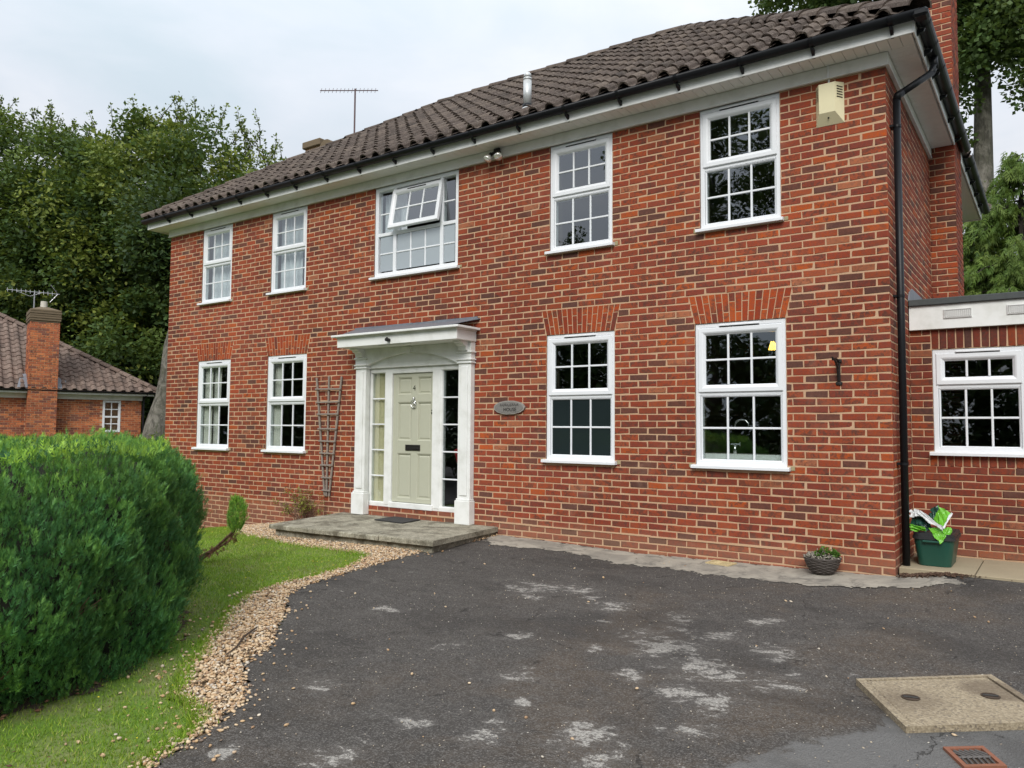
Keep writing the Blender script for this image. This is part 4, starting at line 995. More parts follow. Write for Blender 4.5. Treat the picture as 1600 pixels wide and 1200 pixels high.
# plaque
pc = (-4.352, 1.588)
def oval(a, b, n=40, jit=0): return [(pc[0]+a*math.cos(2*math.pi*k/n)*(1+rnd.uniform(-jit, jit)), pc[1]+b*math.sin(2*math.pi*k/n)*(1+rnd.uniform(-jit, jit))) for k in range(n)]
pq = thing('house_sign', 'oval dark stone name plaque with pale rim on the bricks right of the porch', 'sign')
obj('rim', MB().prism(oval(.236, .086, 40, .025), -.030, -.004), 'plaque_edge', pq); obj('face', MB().prism(oval(.214, .072, 40, .01), -.034, -.0305), 'slate_plaque', pq)
text_obj('lettering', 'HOUSE', .062, 'black_iron', Matrix.Translation((pc[0]+.02, -.0355, pc[1]-.028)) @ RXM, pq, .0015)
sq = MB(); x = pc[0]-.13
while x < pc[0]+.13: sq.tube([(x, -.036, pc[1]+.018+rnd.uniform(-.008, .004)), (x+.012, -.036, pc[1]+.046+rnd.uniform(-.006, .006)), (x+.02, -.036, pc[1]+.02)], .0025, 5); x += .026
obj('worn_carving', sq, 'black_iron', pq)
# alarm box
ab = thing('alarm_box', 'cream burglar alarm box with side louvres high on the brick wall near the corner', 'alarm box')
a0, a1 = -.633, -.370
vs = [(a0, -.002, 4.34), (a1, -.002, 4.34), (a1, -.002, 4.74), (a0, -.002, 4.74),
      (a0+.045, -.075, 4.445), (a1-.07, -.075, 4.445), (a1-.07, -.085, 4.735), (a0+.045, -.085, 4.735)]
obj('housing', MB().add(vs, [(0, 3, 2, 1)[::-1], (4, 5, 6, 7), (0, 1, 5, 4), (1, 2, 6, 5), (2, 3, 7, 6), (3, 0, 4, 7)]), 'cream_plastic', ab)
for k in range(5):
    z = 4.69-.026*k
    q = MB(); 
    for (xa_, xb_, ya_, yb_) in ((a1-.055, a1-.012, -.0675, -.0165), (a0+.036, a0+.008, -.0705, -.0175)):
        sgn = 1 if xa_ < xb_ and xb_ > -.45 else -1
        q.add([(xa_+.003*sgn, ya_-.003, z), (xb_+.003*sgn, yb_-.003, z-.006), (xb_+.003*sgn, yb_-.003, z+.002), (xa_+.003*sgn, ya_-.003, z+.010)], [(0, 1, 2, 3)])
    obj('louvre', q, 'black_iron', ab)
obj('screw', MB().tube([(-.508, -.052, 4.395), (-.508, -.046, 4.40)], .008, 10), 'black_iron', ab)
cdt = MB().box(-.515, -.500, -.012, -.002, 4.742, 4.80); cdt.box(-.515, -.500, -.046, -.0375, 4.80, 4.928); obj('conduit', cdt, 'upvc_white', ab)
# hanging basket bracket
bk = thing('basket_bracket', 'empty black iron hanging basket bracket on the brick wall near the corner', 'bracket')
q = MB(); q.box(-.475, -.445, -.012, -.001, 1.765, 2.02, c=.003); q.lathe([(0, -.02), (.03, -.015), (.032, .0), (.03, .012), (0, .02)], 8, (-.46, -.006, 1.785), 1, .4); obj('plate', q, 'black_iron', bk)
q = MB(); q.tube([(-.46, -.01, 2.0), (-.46, -.10, 2.015), (-.46, -.20, 2.01), (-.46, -.25, 1.995), (-.46, -.262, 2.02)], .009, 8); q.tube([(-.46, -.012, 1.80), (-.462, -.035, 1.86), (-.46, -.07, 1.93), (-.458, -.13, 1.975), (-.46, -.18, 2.0)], .010, 8)
q.tube([(-.46, -.05+.022*math.cos(a), 1.955+.022*math.sin(a)) for a in [2*math.pi*k/12 for k in range(13)]], .007, 6); q.box(-.49, -.43, -.02, -.008, 1.985, 2.018, c=.004); obj('arm', q, 'black_iron', bk)
# floodlight cluster under the eaves
fl = thing('floodlight', 'twin security spotlights with black lampholders under the eaves above the landing', 'light')
q = MB(); q.box(-4.60, -4.50, -.075, -.038, 4.855, 4.925, c=.012); q.tube([(-4.55, -.06, 4.88), (-4.60, -.085, 4.855)], .018, 10); q.tube([(-4.55, -.06, 4.88), (-4.50, -.09, 4.85)], .018, 10); obj('mount', q, 'black_iron', fl)
for sx, ax in ((-1, -4.615), (1, -4.495)):
    q = MB(); d = Vector((.22*sx, -.45, -.75)).normalized(); b0 = Vector((ax, -.085, 4.86))
    q.tube([b0, b0+d*.05], [.024, .03], 14); o1 = obj('lampholder', q, 'black_iron', fl)
    q = MB(); q.tube([b0+d*.045, b0+d*.07, b0+d*.10, b0+d*.115, b0+d*.12], [.030, .045, .056, .054, .030], 18); obj('bulb', q, 'floodlight_glass', fl, smooth=True)
# ------------------------------------------------------------------ curtains and things seen through glass
def curtain(x0, x1, z0, z1, y, mt, label, folds=7, lean=0):
    n = folds*8; mb = MB(); vs = []; fs = []
    for i in range(n+1):
        u = i/n; am = .6 if x1-x0 < .3 else 1; dy = am*(.022*math.sin(u*folds*2*math.pi)+.008*math.sin(u*23))
        for k, z in enumerate((z0, (z0+z1)/2, z1)): vs.append((x0+(x1-x0)*u+lean*(1-k/2)*u, y+dy*(1-.3*k/2), z))
    for i in range(n):
        for k in range(2): fs.append((i*3+k, i*3+3+k, i*3+4+k, i*3+1+k))
    mb.add(vs, fs); return tag(obj('curtain', mb, mt, smooth=True), label, 'curtain')
curtain(-11.06, -10.80, .98, 2.42, .118, 'curtain_cream', 'cream curtain at the left side of the leftmost ground floor window', 4)
curtain(-10.84, -10.60, .98, 2.42, .16, 'curtain_cream', 'cream curtain drawn in the middle of the leftmost ground floor window', 3, -.06)
curtain(-9.14, -8.90, .98, 2.42, .118, 'curtain_cream', 'cream curtain at the left side of the ground floor window beside the trellis', 4)
curtain(-11.0, -10.27, 3.5, 4.76, .17, 'net_white', 'white net curtain across the leftmost upstairs window', 8)
curtain(-9.1, -8.55, 3.5, 4.76, .17, 'net_white', 'white net curtain in the upstairs window above the trellis', 6)
curtain(-6.74, -6.30, 3.52, 4.72, .17, 'net_white', 'pale net curtain in the left light of the wide landing window', 4)
curtain(-6.83, -6.575, .28, 2.10, .092, 'curtain_beige', 'beige curtain behind the glazing left of the front door', 3)
kt = thing('kitchen_tap', 'tall curved chrome tap standing behind the kitchen window', 'tap')
q = MB(); q.tube([(-1.575, .25, 1.06), (-1.575, .25, 1.17)], .018, 12); q.tube([(-1.575, .25, 1.16)]+[(-1.575, .25, 1.36)]+[(-1.50-.075*math.cos(a), .25, 1.365+.075*math.sin(a)) for a in [math.pi*k/10 for k in range(11)]]+[(-1.425, .25, 1.34)], .010, 10); obj('spout', q, 'chrome', kt, smooth=True)
q = MB(); q.tube([(-1.62, .25, 1.175), (-1.52, .25, 1.175)], .009, 8); q.tube([(-1.52, .25, 1.155), (-1.52, .25, 1.20)], .006, 8); obj('lever', q, 'chrome', kt)
tag(obj('worktop', MB().box(-2.38, -.35, .305, .9, 1.02, 1.06, c=.004), 'worktop'), 'pale kitchen worktop under the window behind the tap', 'worktop')
obj('window_board', MB().box(-1.90, -.98, .105, .30, 1.0, 1.045, c=.003).box(-1.86, -1.01, .10, .12, 1.0, 1.075), 'paint_white', house)
lmp = thing('ceiling_lamp', 'lit yellow glass ceiling lamp glowing in the kitchen window top corner', 'lamp')
q = MB()
for k in range(7): a = k*2*math.pi/7; q.add([(-1.235, .6, 2.27), (-1.235+.05*math.cos(a), .6+.05*math.sin(a), 2.30), (-1.235+.085*math.cos(a+.3), .6+.085*math.sin(a+.3), 2.205), (-1.235+.03*math.cos(a+.5), .6+.03*math.sin(a+.5), 2.20)], [(0, 1, 2, 3)])
obj('shade', q, 'brass_lamp', lmp); q = MB(); q.tube([(-1.235, .6, 2.30), (-1.235, .6, 2.58)], .006, 6); obj('stem', q, 'black_iron', lmp)
bg_ = thing('shopping_bag', 'red and blue bag hanging behind the glazing right of the front door', 'bag')
obj('front', MB().prism([(-5.36, 1.03), (-5.26, 1.07), (-5.24, .93), (-5.30, .86)], .13, .15), 'red_cloth', bg_); obj('side', MB().prism([(-5.27, 1.05), (-5.19, 1.10), (-5.19, .80), (-5.25, .86)], .10, .125), 'blue_cloth', bg_)
tag(obj('bottle', MB().lathe([(0, 0), (.035, 0), (.037, .10), (.03, .13), (.013, .16), (.013, .20), (0, .20)], 14, (-10.30, .17, 1.005)), 'chrome', smooth=True), 'small clear bottle on the sill inside the leftmost ground floor window', 'bottle')
# ------------------------------------------------------------------ flat roofed extension on the right
ext = thing('flat_roof_extension', 'single-storey brick extension with flat felt roof and white fascia at the right edge', 'extension')
EY = 1.13; EW = (.207, 1.015, 1.118, 2.175); EX1 = 5.5
EF = Fr((0, EY, 0), (1, 0, 0), (0, -1, 0))
mb = MB(); wall_grid(mb, EF, 0.0, EX1-.006, -.2, 2.42, [EW], .0055); wall_grid(mb, Fr((EX1, 0, 0), (0, 1, 0), (1, 0, 0)), EY+.006, 6.0, -.2, 2.42, [], .0055)
ewall = obj('wall', mb, 'mortar', ext)
mb = MB(); a, b, c, d = EW
for q in ([(a, .09, c), (a, .3, c), (a, .3, d), (a, .09, d)], [(b, .09, c), (b, .09, d), (b, .3, d), (b, .3, c)], [(a, .09, d), (a, .3, d), (b, .3, d), (b, .09, d)], [(a, .09, c), (b, .09, c), (b, .3, c), (a, .3, c)]): mb.add([(x, y+EY, z) for x, y, z in q], [(0, 1, 2, 3)])
wall_grid(mb, EF, 0.02, EX1-.3, 0, 2.4, [EW], .30); mb.quad((.02, EY+.3, .05), (EX1-.3, EY+.3, .05), (EX1-.3, 5.8, .05), (.02, 5.8, .05)); mb.quad((.02, EY+.3, 2.4), (EX1-.3, EY+.3, 2.4), (EX1-.3, 5.8, 2.4), (.02, 5.8, 2.4)); mb.quad((.02, 5.8, 0), (EX1-.3, 5.8, 0), (EX1-.3, 5.8, 2.4), (.02, 5.8, 2.4)); mb.quad((EX1-.3, EY+.3, 0), (EX1-.3, 5.8, 0), (EX1-.3, 5.8, 2.4), (EX1-.3, EY+.3, 2.4)); mb.quad((.02, EY+.3, 0), (.02, 5.8, 0), (.02, 5.8, 2.4), (.02, EY+.3, 2.4))
obj('interior_lining', mb, 'interior', ext)
SC0, SC1 = 2.180, 2.378
def eh(z):
    h = []
    if EW[2]-.035 < z < EW[3]+.01: h.append((EW[0], EW[1]))
    if z > SC0-.012: h.append((EW[0]-.01, 9))
    if EW[2]-.14 < z < EW[2]-.03: h.append((EW[0]-.045, EW[1]+.06))
    return h
eb = lay(EF, 0.002, EX1, .078, 0, 31, eh, 0, 'lo', zt=2.377)
place_bricks(eb, 290, lambda M: ewall, mt='brick_brown', rest_parent=ext)
ERX = lay(Fr((EX1, 0, 0), (0, 1, 0), (1, 0, 0)), EY+.022, 6.0, .078, 0, 31, lambda z: [], 1, 'lo'); mb = MB()
for i, (M, u0, u1, z0_, z1_) in enumerate(ERX):
    vs, fs = brick_geo(u1-u0, z1_-z0_, i); A = M @ Matrix.Translation(((u0+u1)/2, 0, (z0_+z1_)/2)); mb.add([tuple(A @ Vector(v)) for v in vs], fs)
obj('brickwork', mb, 'brick_red', ext, 'stuff')
def soldiers(x0, x1, z0_, z1_):
    x = x0
    while x < x1-.03:
        vs, fs = brick_geo(.064, z1_-z0_, int(x*1000)); link('soldier_brick', MB().add(vs, fs, 0.0).mesh('soldier_brick'), 'brick_brown', ewall, mw=EF @ Matrix.Translation((x+.032, 0, (z0_+z1_)/2))); x += .0745
soldiers(EW[0]-.004, 2.4, SC0, SC1); soldiers(EW[0]-.04, EW[1]+.05, EW[2]-.145, EW[2]-.038)
win2 = window(EW[0], EW[1], EW[2], EW[3], parent=ext, tr=1.795, uprows=1, top_inset=.045); win2.matrix_local = Matrix.Translation((0, EY, 0))
fs_ = MB(); fs_.box(.006, EX1+.06, EY-.045, EY-.018, 2.382, 2.632, c=.003); fs_.box(EX1+.033, EX1+.06, EY-.018, 6.1, 2.382, 2.632); obj('fascia', fs_, 'paint_white', ext)
fr_ = MB(); fr_.box(.006, EX1+.09, EY-.075, EY-.0, 2.6325, 2.70, c=.006); fr_.box(.006, EX1+.09, EY+.0, 6.1, 2.640, 2.672); obj('felt_roof', fr_, 'felt_roof', ext)
obj('lead_flashing', MB().prism([(EY-.05, 2.70), (EY+.9, 2.70), (EY+.9, 2.86), (EY+.2, 2.86), (EY+.02, 2.80)], .0, .012, 'x'), 'lead', ext)
for x in (.325, .875, 1.45, 2.0):
    q = MB(); q.frame(x-.0, x+.252, 2.484, 2.580, [(0, 0), (0, -.010), (.008, -.013), (.010, -.013), (.012, -.006)])
    q.box(x+.01, x+.242, -.004, -.001, 2.492, 2.572)
    v = obj('wall_vent', q, 'white_vent', ext); v.matrix_local = Matrix.Translation((0, EY-.045, 0))
    q = MB()
    for k in range(13): q.box(x+.018+k*.0172, x+.026+k*.0172, -.0135, -.004, 2.498, 2.566)
    v2 = obj('slats', q, 'white_vent', v)
# dome on the flat roof
tag(obj('roof_dome', MB().lathe([(.34, 0), (.34, .05), (.30, .11), (.2, .16), (0, .19)], 24, (.55, 2.6, 2.672)), 'lead', smooth=True), 'low grey roof dome on the flat roof beside the chimney', 'rooflight')
# ------------------------------------------------------------------ paving by the extension
pv = 0
xs_ = [.008, .62, 1.25, 1.88, 2.51, 3.14]
for a, b in zip(xs_[:-1], xs_[1:]):
    o = obj('paving_slab', MB().box(a+.004, b-.004, .10, 1.13, -.03, .068+rnd.uniform(-.002, .002), c=.006), 'paving'); tag(o, 'buff paving slab '+['under the green recycling box in the corner', 'just right of the recycling box, below the window', 'third from the corner along the extension', 'fourth from the corner along the extension', 'fifth from the corner along the extension'][pv], 'paving slab', 'paving slabs along the extension'); pv += 1
# recycling box
bn = thing('recycling_box', 'dark green plastic recycling box with black lid beside the downpipe', 'recycling box')
def rbox(mb, x0, x1, y0, y1, z0, z1, r0, r1=None, tp=0.0, cap=True):
    n = 6; r1 = r1 or r0; rings = []
    for (z, e, r_) in ((z0, tp, r0), (z1, 0, r1)):
        ring = []
        for (cx, cy, a0_) in ((x1-e-r_, y1-e-r_, 0), (x0+e+r_, y1-e-r_, 90), (x0+e+r_, y0+e+r_, 180), (x1-e-r_, y0+e+r_, 270)):
            for k in range(n+1): a = R(a0_+90*k/n); ring.append((cx+r_*math.cos(a), cy+r_*math.sin(a), z))
        rings.append(ring)
    N_ = len(rings[0]); vs = rings[0]+rings[1]; fs = [(i, (i+1) % N_, N_+(i+1) % N_, N_+i) for i in range(N_)]
    if cap: fs += [tuple(range(N_))[::-1], tuple(range(N_, 2*N_))]
    mb.add(vs, fs)
bx0, bx1, by0, by1 = -.0+.105, .448, .30, .85
q = MB(); rbox(q, bx0, bx1, by0, by1, .072, .325, .06, .07, .035); obj('body', q, 'bin_green', bn, smooth=False)
q = MB(); rbox(q, bx0-.01, bx1+.012, by0-.012, by1+.01, .318, .345, .075); rbox(q, bx0-.002, bx1+.004, by0-.002, by1, .345, .375, .07, .06, -.0); rbox(q, bx0+.03, bx1-.03, by0+.03, by1-.03, .375, .383, .05); obj('lid', q, 'bin_lid', bn)
q = MB(); q.box(bx0+.08, bx0+.23, by0-.028, by0+.01, .292, .312, c=.006); obj('handle', q, 'bin_green', bn)
bagT = thing('compost_bag', 'crumpled empty bright green plastic sack lying on the recycling box lid', 'bag')
def crumple(name, cs, mt, n=9, amp=.018, seed=3, par=None):
    r_ = random.Random(seed); n = 14; P = [Vector(c_) for c_ in cs]; vs = []; fs = []
    W_ = [(r_.uniform(2, 9), r_.uniform(2, 9), r_.uniform(0, 6), r_.choice((0, 1, 2))) for _ in range(9)]
    for i in range(n+1):
        for k in range(n+1):
            u, v = i/n, k/n; p = P[0].lerp(P[1], u).lerp(P[3].lerp(P[2], u), v); d = [0, 0, 0]
            for a_, b_, c_, ax_ in W_: d[ax_] += abs(math.sin(a_*u+b_*v+c_))-.5
            vs.append(p+Vector(d)*amp*1.1+Vector((r_.uniform(-1, 1), r_.uniform(-1, 1), r_.uniform(-1, 1)))*.0015)
    for i in range(n):
        for k in range(n): a = i*(n+1)+k; fs.append((a, a+n+1, a+n+2, a+1))
    m_ = MB().add(vs, fs, .5); o = obj(name, m_, mt, par)
    so_ = o.modifiers.new('thick', 'SOLIDIFY'); so_.thickness = .003
    return o
crumple('printed_panel', [(.262, .44, .475), (.352, .30, .425), (.418, .42, .560), (.302, .46, .625)], 'bag_green', 9, .0055, 5, bagT)
crumple('front_fold', [(.235, .345, .418), (.395, .300, .430), (.345, .262, .285), (.292, .272, .335)], 'bag_green', 8, .006, 8, bagT)
crumple('lower_lobe', [(.362, .292, .425), (.408, .36, .44), (.425, .35, .395), (.352, .272, .322)], 'bag_green', 8, .006, 18, bagT)
crumple('white_band', [(.14, .36, .54), (.355, .262, .412), (.358, .268, .440), (.16, .40, .575)], 'bag_white', 10, .006, 9, bagT)
crumple('white_edge', [(.352, .286, .425), (.362, .284, .43), (.428, .404, .562), (.414, .40, .565)], 'bag_white', 8, .006, 11, bagT)
crumple('dark_print', [(.215, .47, .52), (.262, .435, .475), (.302, .455, .625), (.245, .50, .60)], 'bag_dark', 8, .010, 10, bagT)
crumple('rear_fold', [(.06, .36, .385), (.25, .34, .385), (.24, .42, .51), (.08, .44, .555)], 'bag_dark', 9, .018, 12, bagT)
crumple('tail', [(.065, .37, .50), (.16, .35, .52), (.15, .40, .575), (.07, .42, .56)], 'bag_white', 7, .014, 14, bagT)
crumple('green_tail', [(.07, .33, .385), (.21, .31, .388), (.20, .325, .425), (.08, .34, .44)], 'bag_green', 7, .010, 15, bagT)
# soil heap by the downpipe
def scatter(name, pts, mt, size, parent=None, kind='stuff', flat=.6, rr=None, label=None, cat=None):
    base = np.array([(1, 0, 0), (-1, 0, 0), (0, 1, 0), (0, -1, 0), (0, 0, 1), (0, 0, -1)], float); fc = np.array([(0, 2, 4), (2, 1, 4), (1, 3, 4), (3, 0, 4), (2, 0, 5), (1, 2, 5), (3, 1, 5), (0, 3, 5)])
    return _scatter(name, pts, mt, size, base, fc, flat, parent, kind, rr, label, cat)
def _scatter(name, pts, mt, size, base, fc, flat, parent, kind, rr, label, cat):
    n = len(pts); sz = size*(NR.uniform(.55, 1.35, (n, 1, 1))); sc_ = NR.uniform(.6, 1.4, (n, 1, 3)); sc_[:, :, 2] *= flat
    a = NR.uniform(0, 6.283, n); ca, sa = np.cos(a), np.sin(a)
    B = base[None]*sc_*sz; B = B*NR.uniform(.8, 1.2, B.shape)
    X = B[:, :, 0]*ca[:, None]-B[:, :, 1]*sa[:, None]; Y = B[:, :, 0]*sa[:, None]+B[:, :, 1]*ca[:, None]; t_ = NR.uniform(-.4, .4, n)[:, None]
    Z = B[:, :, 2]+X*t_
    V = np.stack([X, Y, Z], -1)+np.asarray(pts)[:, None, :]
    k = base.shape[0]; F = fc[None]+(np.arange(n)*k)[:, None, None]
    r_ = np.repeat(NR.rand(n) if rr is None else rr, k)
    me = fast_mesh(name, V.reshape(-1, 3), F.reshape(-1, 3), r_); o = link(name, me, mt, parent, kind)
    if label: o['label'] = label; o['category'] = cat
    return o
import itertools
ph_ = (1+5**.5)/2
ICO = np.array([(-1, ph_, 0), (1, ph_, 0), (-1, -ph_, 0), (1, -ph_, 0), (0, -1, ph_), (0, 1, ph_), (0, -1, -ph_), (0, 1, -ph_), (ph_, 0, -1), (ph_, 0, 1), (-ph_, 0, -1), (-ph_, 0, 1)])/math.hypot(1, ph_)
ICF = np.array([(0, 11, 5), (0, 5, 1), (0, 1, 7), (0, 7, 10), (0, 10, 11), (1, 5, 9), (5, 11, 4), (11, 10, 2), (10, 7, 6), (7, 1, 8), (3, 9, 4), (3, 4, 2), (3, 2, 6), (3, 6, 8), (3, 8, 9), (4, 9, 5), (2, 4, 11), (6, 2, 10), (8, 6, 7), (9, 8, 1)])
def rand_in(poly, n, x0, x1, y0, y1):
    out = np.zeros((0, 2))
    while len(out) < n:
        q = np.stack([NR.uniform(x0, x1, 4*n), NR.uniform(y0, y1, 4*n)], 1); q = q[inpoly(q[:, 0], q[:, 1], poly)]; out = np.concatenate([out, q])
    return out[:n]
# gravel: denser near the camera
P = rand_in(GRAV, 40000, -9.6, -2.0, -6.1, 0)
dist = np.hypot(P[:, 0]-CAM[0], P[:, 1]-CAM[1]); keep = NR.rand(len(P)) < np.clip((9.0/dist)**1.5, .0, 1)
P = P[keep]; P = P+NR.normal(0, .02, P.shape)
Z = gz(P[:, 0], P[:, 1])-.010+NR.uniform(0, .022, len(P)); big = np.clip(np.hypot(P[:, 0]-CAM[0], P[:, 1]-CAM[1])/8, .8, 1.3)
dist = np.hypot(P[:, 0]-CAM[0], P[:, 1]-CAM[1]); Q = np.c_[P, Z]
_scatter('gravel', Q[dist < 6.6], 'pebble', .0105, ICO, ICF, .62, None, 'stuff', None, None, None)
scatter('gravel', Q[dist >= 6.6], 'pebble', .0125, flat=.62)
# stray pebbles on the drive edge, the lawn edge
pp = []
for _ in range(190):
    a = GD[rnd.randrange(2, len(GD)-1)]; s_ = abs(rnd.gauss(0, .16)); t_ = rnd.uniform(0, 6.28); pp.append((a[0]+s_*math.cos(t_)+rnd.uniform(-.15, .15), a[1]+s_*math.sin(t_)+rnd.uniform(-.15, .15)))
for _ in range(260):
    a = LG[rnd.randrange(10, len(LG))]; s_ = abs(rnd.gauss(0, .22)); t_ = rnd.uniform(0, 6.28); pp.append((a[0]+s_*math.cos(t_), a[1]+s_*math.sin(t_)))
for _ in range(60): pp.append((rnd.uniform(-4.2, 1.6), rnd.uniform(-5.8, -.3)))
pp = np.array(pp); _scatter('stray_pebbles', np.c_[pp, gz(pp[:, 0], pp[:, 1])+.004], 'pebble', .0105, ICO, ICF, .6, None, 'stuff', None, None, None)
pp = np.stack([NR.uniform(-4.0, 2.0, 1800), NR.uniform(-6.2, -.2, 1800)], 1); pp = pp[inpoly(pp[:, 0], pp[:, 1], DRIVE)]
_scatter('loose_grit', np.c_[pp, gz(pp[:, 0], pp[:, 1])], 'stone_chips', .0038, ICO, ICF, .6, None, 'stuff', None, None, None)
pp = np.stack([NR.normal(.24, .17, 900), NR.normal(.06, .055, 900)], 1); pp = pp[(pp[:, 0] > .02) & (pp[:, 1] < .2)]
scatter('soil_heap', np.c_[pp, gz(pp[:, 0], pp[:, 1])+.004+NR.uniform(0, .015, len(pp))], 'bark_chips', .013, flat=.4)
# ------------------------------------------------------------------ cover and gullies in the drive
def gp(x, y, dz=0): return (x, y, float(gz(x, y))+dz)
A_, B_, C_ = np.array([.284, -3.149]), np.array([.619, -3.72]), np.array([.905, -2.655]); D_ = B_+(C_-A_)*1.0
mh = thing('manhole_cover', 'square buff concrete inspection cover with raised rim and two lifting holes set in the drive', 'manhole cover')
cq = (A_+D_)/2
def inset(t_): return [tuple(q+(cq-q)*t_) for q in (A_, B_, D_, C_)]
q = MB()
for (p, r_) in zip(range(4), range(4)):
    o_ = inset(0); i_ = inset(.105); a, b, c, d = o_[p], o_[(p+1) % 4], i_[(p+1) % 4], i_[p]
    q.add([gp(*a, -.03), gp(*b, -.03), gp(*a, .032), gp(*b, .032), gp(*c, .034), gp(*d, .034), gp(*c, -.01), gp(*d, -.01)], [(0, 1, 3, 2), (2, 3, 4, 5), (5, 4, 6, 7)])
obj('rim', q, 'manhole_concrete', mh)
i2 = inset(.125); q = MB(); q.add([gp(*p, -.02) for p in i2]+[gp(*p, .026) for p in i2]+[gp(*(np.array(p)+(cq-p)*.02), .031) for p in i2], [(4*o+i, 4*o+(i+1) % 4, 4*o+4+(i+1) % 4, 4*o+4+i) for o in (0, 1) for i in range(4)]+[(8, 9, 10, 11)]); obj('lid', q, 'manhole_concrete', mh)
for c_ in ((.582, -3.300), (.925, -3.045)):
    q = MB(); z_ = float(gz(*c_))+.0315
    q.lathe([(.046, .0), (.046, .004), (.040, .004), (.040, .0008)], 24, (c_[0], c_[1], z_)); q.lathe([(.040, .0008), (.0, .0008)], 24, (c_[0], c_[1], z_)); obj('lifting_hole', q, 'soil', mh)
    q = MB(); q.tube([(c_[0]-.034, c_[1]-.01, z_+.004), (c_[0]+.034, c_[1]+.01, z_+.004)], .006, 8); obj('lifting_bar', q, 'black_iron', mh)
def gully(name, A, B, C, label, mt, bars):
    A, B, C = map(np.array, (A, B, C)); D = B+C-A; cq = (A+D)/2; L4 = [A, B, D, C]
    g = thing(name, label, 'drain'); q = MB()
    o_ = [tuple(p) for p in L4]; i_ = [tuple(p+(cq-p)*.22) for p in L4]
    for p in range(4):
        a, b, c, d = o_[p], o_[(p+1) % 4], i_[(p+1) % 4], i_[p]
        q.add([gp(*a, -.02), gp(*b, -.02), gp(*a, .012), gp(*b, .012), gp(*c, .012), gp(*d, .012), gp(*c, -.02), gp(*d, -.02)], [(0, 1, 3, 2), (2, 3, 4, 5), (5, 4, 6, 7)])
    obj('frame', q, mt, g)
    q = MB(); q.add([gp(*p, .0005) for p in i_], [(0, 1, 2, 3)]); obj('sump', q, 'soil', g)
    U = (B-A)*.78; V = (C-A)*.78; O = A+(D-A)*.11
    for k in range(bars):
        for h in (0, 1):
            t0 = (k+.5)/bars; s0, s1 = (.04, .46) if h == 0 else (.54, .96)
            p0 = O+U*s0+V*(t0-.08+(.10 if h else -.06)); p1 = O+U*s1+V*(t0+.08+(-.10 if h else .10)); 
            q = MB(); q.tube([gp(*p0, .006), gp(*p1, .006)], .0045, 6); obj('grate_bar', q, 'grate_steel' if mt == 'terracotta' else mt, g)
    q = MB(); q.tube([gp(*(O+U*.5), .006), gp(*(O+U*.5+V), .006)], .006, 6); obj('grate_bar', q, 'grate_steel' if mt == 'terracotta' else mt, g)
gully('gully_grating', (.785, -3.818), (.885, -3.990), (.935, -3.705), 'small square terracotta gully grating in the drive in front of the manhole cover', 'terracotta', 6)
gully('wall_gully', (-1.74, -.20), (-1.48, -.26), (-1.71, -.03), 'small cream gully grating against the base of the house wall', 'gully_cream', 4)
# basket
bs = thing('wicker_basket', 'dark wicker hanging basket with a small leafy plant standing by the wall base', 'basket')
bc = (-.60, -.17); bz = float(gz(*bc))+.004
prof = [(.0, 0), (.075, .0), (.105, .025), (.135, .075), (.155, .13), (.163, .155), (.150, .155), (.140, .12), (.0, .115)]
obj('bowl', MB().lathe(prof, 28, (bc[0], bc[1], bz)), 'wicker', bs, smooth=True)
for k in range(11):
    z = .012+k*.0135; rr = np.interp(z, [0, .025, .075, .13, .16], [.082, .108, .138, .158, .166]); q = MB()
    q.tube([(bc[0]+(rr+.003*math.sin(a*9+k*math.pi))*math.cos(a), bc[1]+(rr+.003*math.sin(a*9+k*math.pi))*math.sin(a), bz+z+.002*math.sin(a*5+k)) for a in [2*math.pi*j/54 for j in range(55)]], .0068, 6, cap=False); obj('woven_band', q, 'wicker', bs)
pp = []
for _ in range(150): a = rnd.uniform(0, 6.28); rr = .165*math.sqrt(rnd.random()); pp.append((bc[0]+rr*math.cos(a), bc[1]+rr*math.sin(a), bz+.15+rnd.uniform(0, .03)))
scatter('moss_lining', np.array(pp), 'moss_fibre', .016, bs, None, .5)
q = MB()
for _ in range(10):
    a = rnd.uniform(0, 6.28); b0 = Vector((bc[0]+rnd.uniform(-.06, .12), bc[1]+rnd.uniform(-.08, .08), bz+.15)); d = Vector((math.cos(a)*.06, math.sin(a)*.06, rnd.uniform(.03, .12))); q.tube([b0, b0+d*.6, b0+d+Vector((0, 0, -.01))], .003, 5)
obj('stem', q, 'moss_fibre', bs)
def leafcloud(n, C, Rd, size, fn=None, droop=0.0, aspect=.55):
    """n leaf quads (2 tris) around centres C (k,3) radius Rd"""
    k = len(C); idx = NR.randint(0, k, n); c = C[idx]; Rr = Rd[idx] if np.ndim(Rd) else Rd
    d = NR.normal(0, 1, (n, 3)); d /= np.linalg.norm(d, axis=1)[:, None]; r_ = NR.rand(n)**.45
    p = c+d*(r_*Rr)[:, None]
    ax = NR.normal(0, 1, (n, 3)); ax[:, 2] = ax[:, 2]*.6-droop; ax += d*.8; ax /= np.linalg.norm(ax, axis=1)[:, None]
    up = NR.normal(0, .6, (n, 3)); up[:, 2] += 1; sd_ = np.cross(ax, up); sd_ /= np.linalg.norm(sd_, axis=1)[:, None]
    s_ = size*NR.uniform(.6, 1.4, n)[:, None]
    a = p; b = p+ax*s_*.5+sd_*s_*aspect*.5; e = p+ax*s_; f = p+ax*s_*.5-sd_*s_*aspect*.5+np.cross(ax, sd_)*s_*.12
    V = np.stack([a, b, e, f], 1); F = (np.arange(n)*4)[:, None]+np.array([0, 1, 2, 3])[None]
    return V, F, idx, p
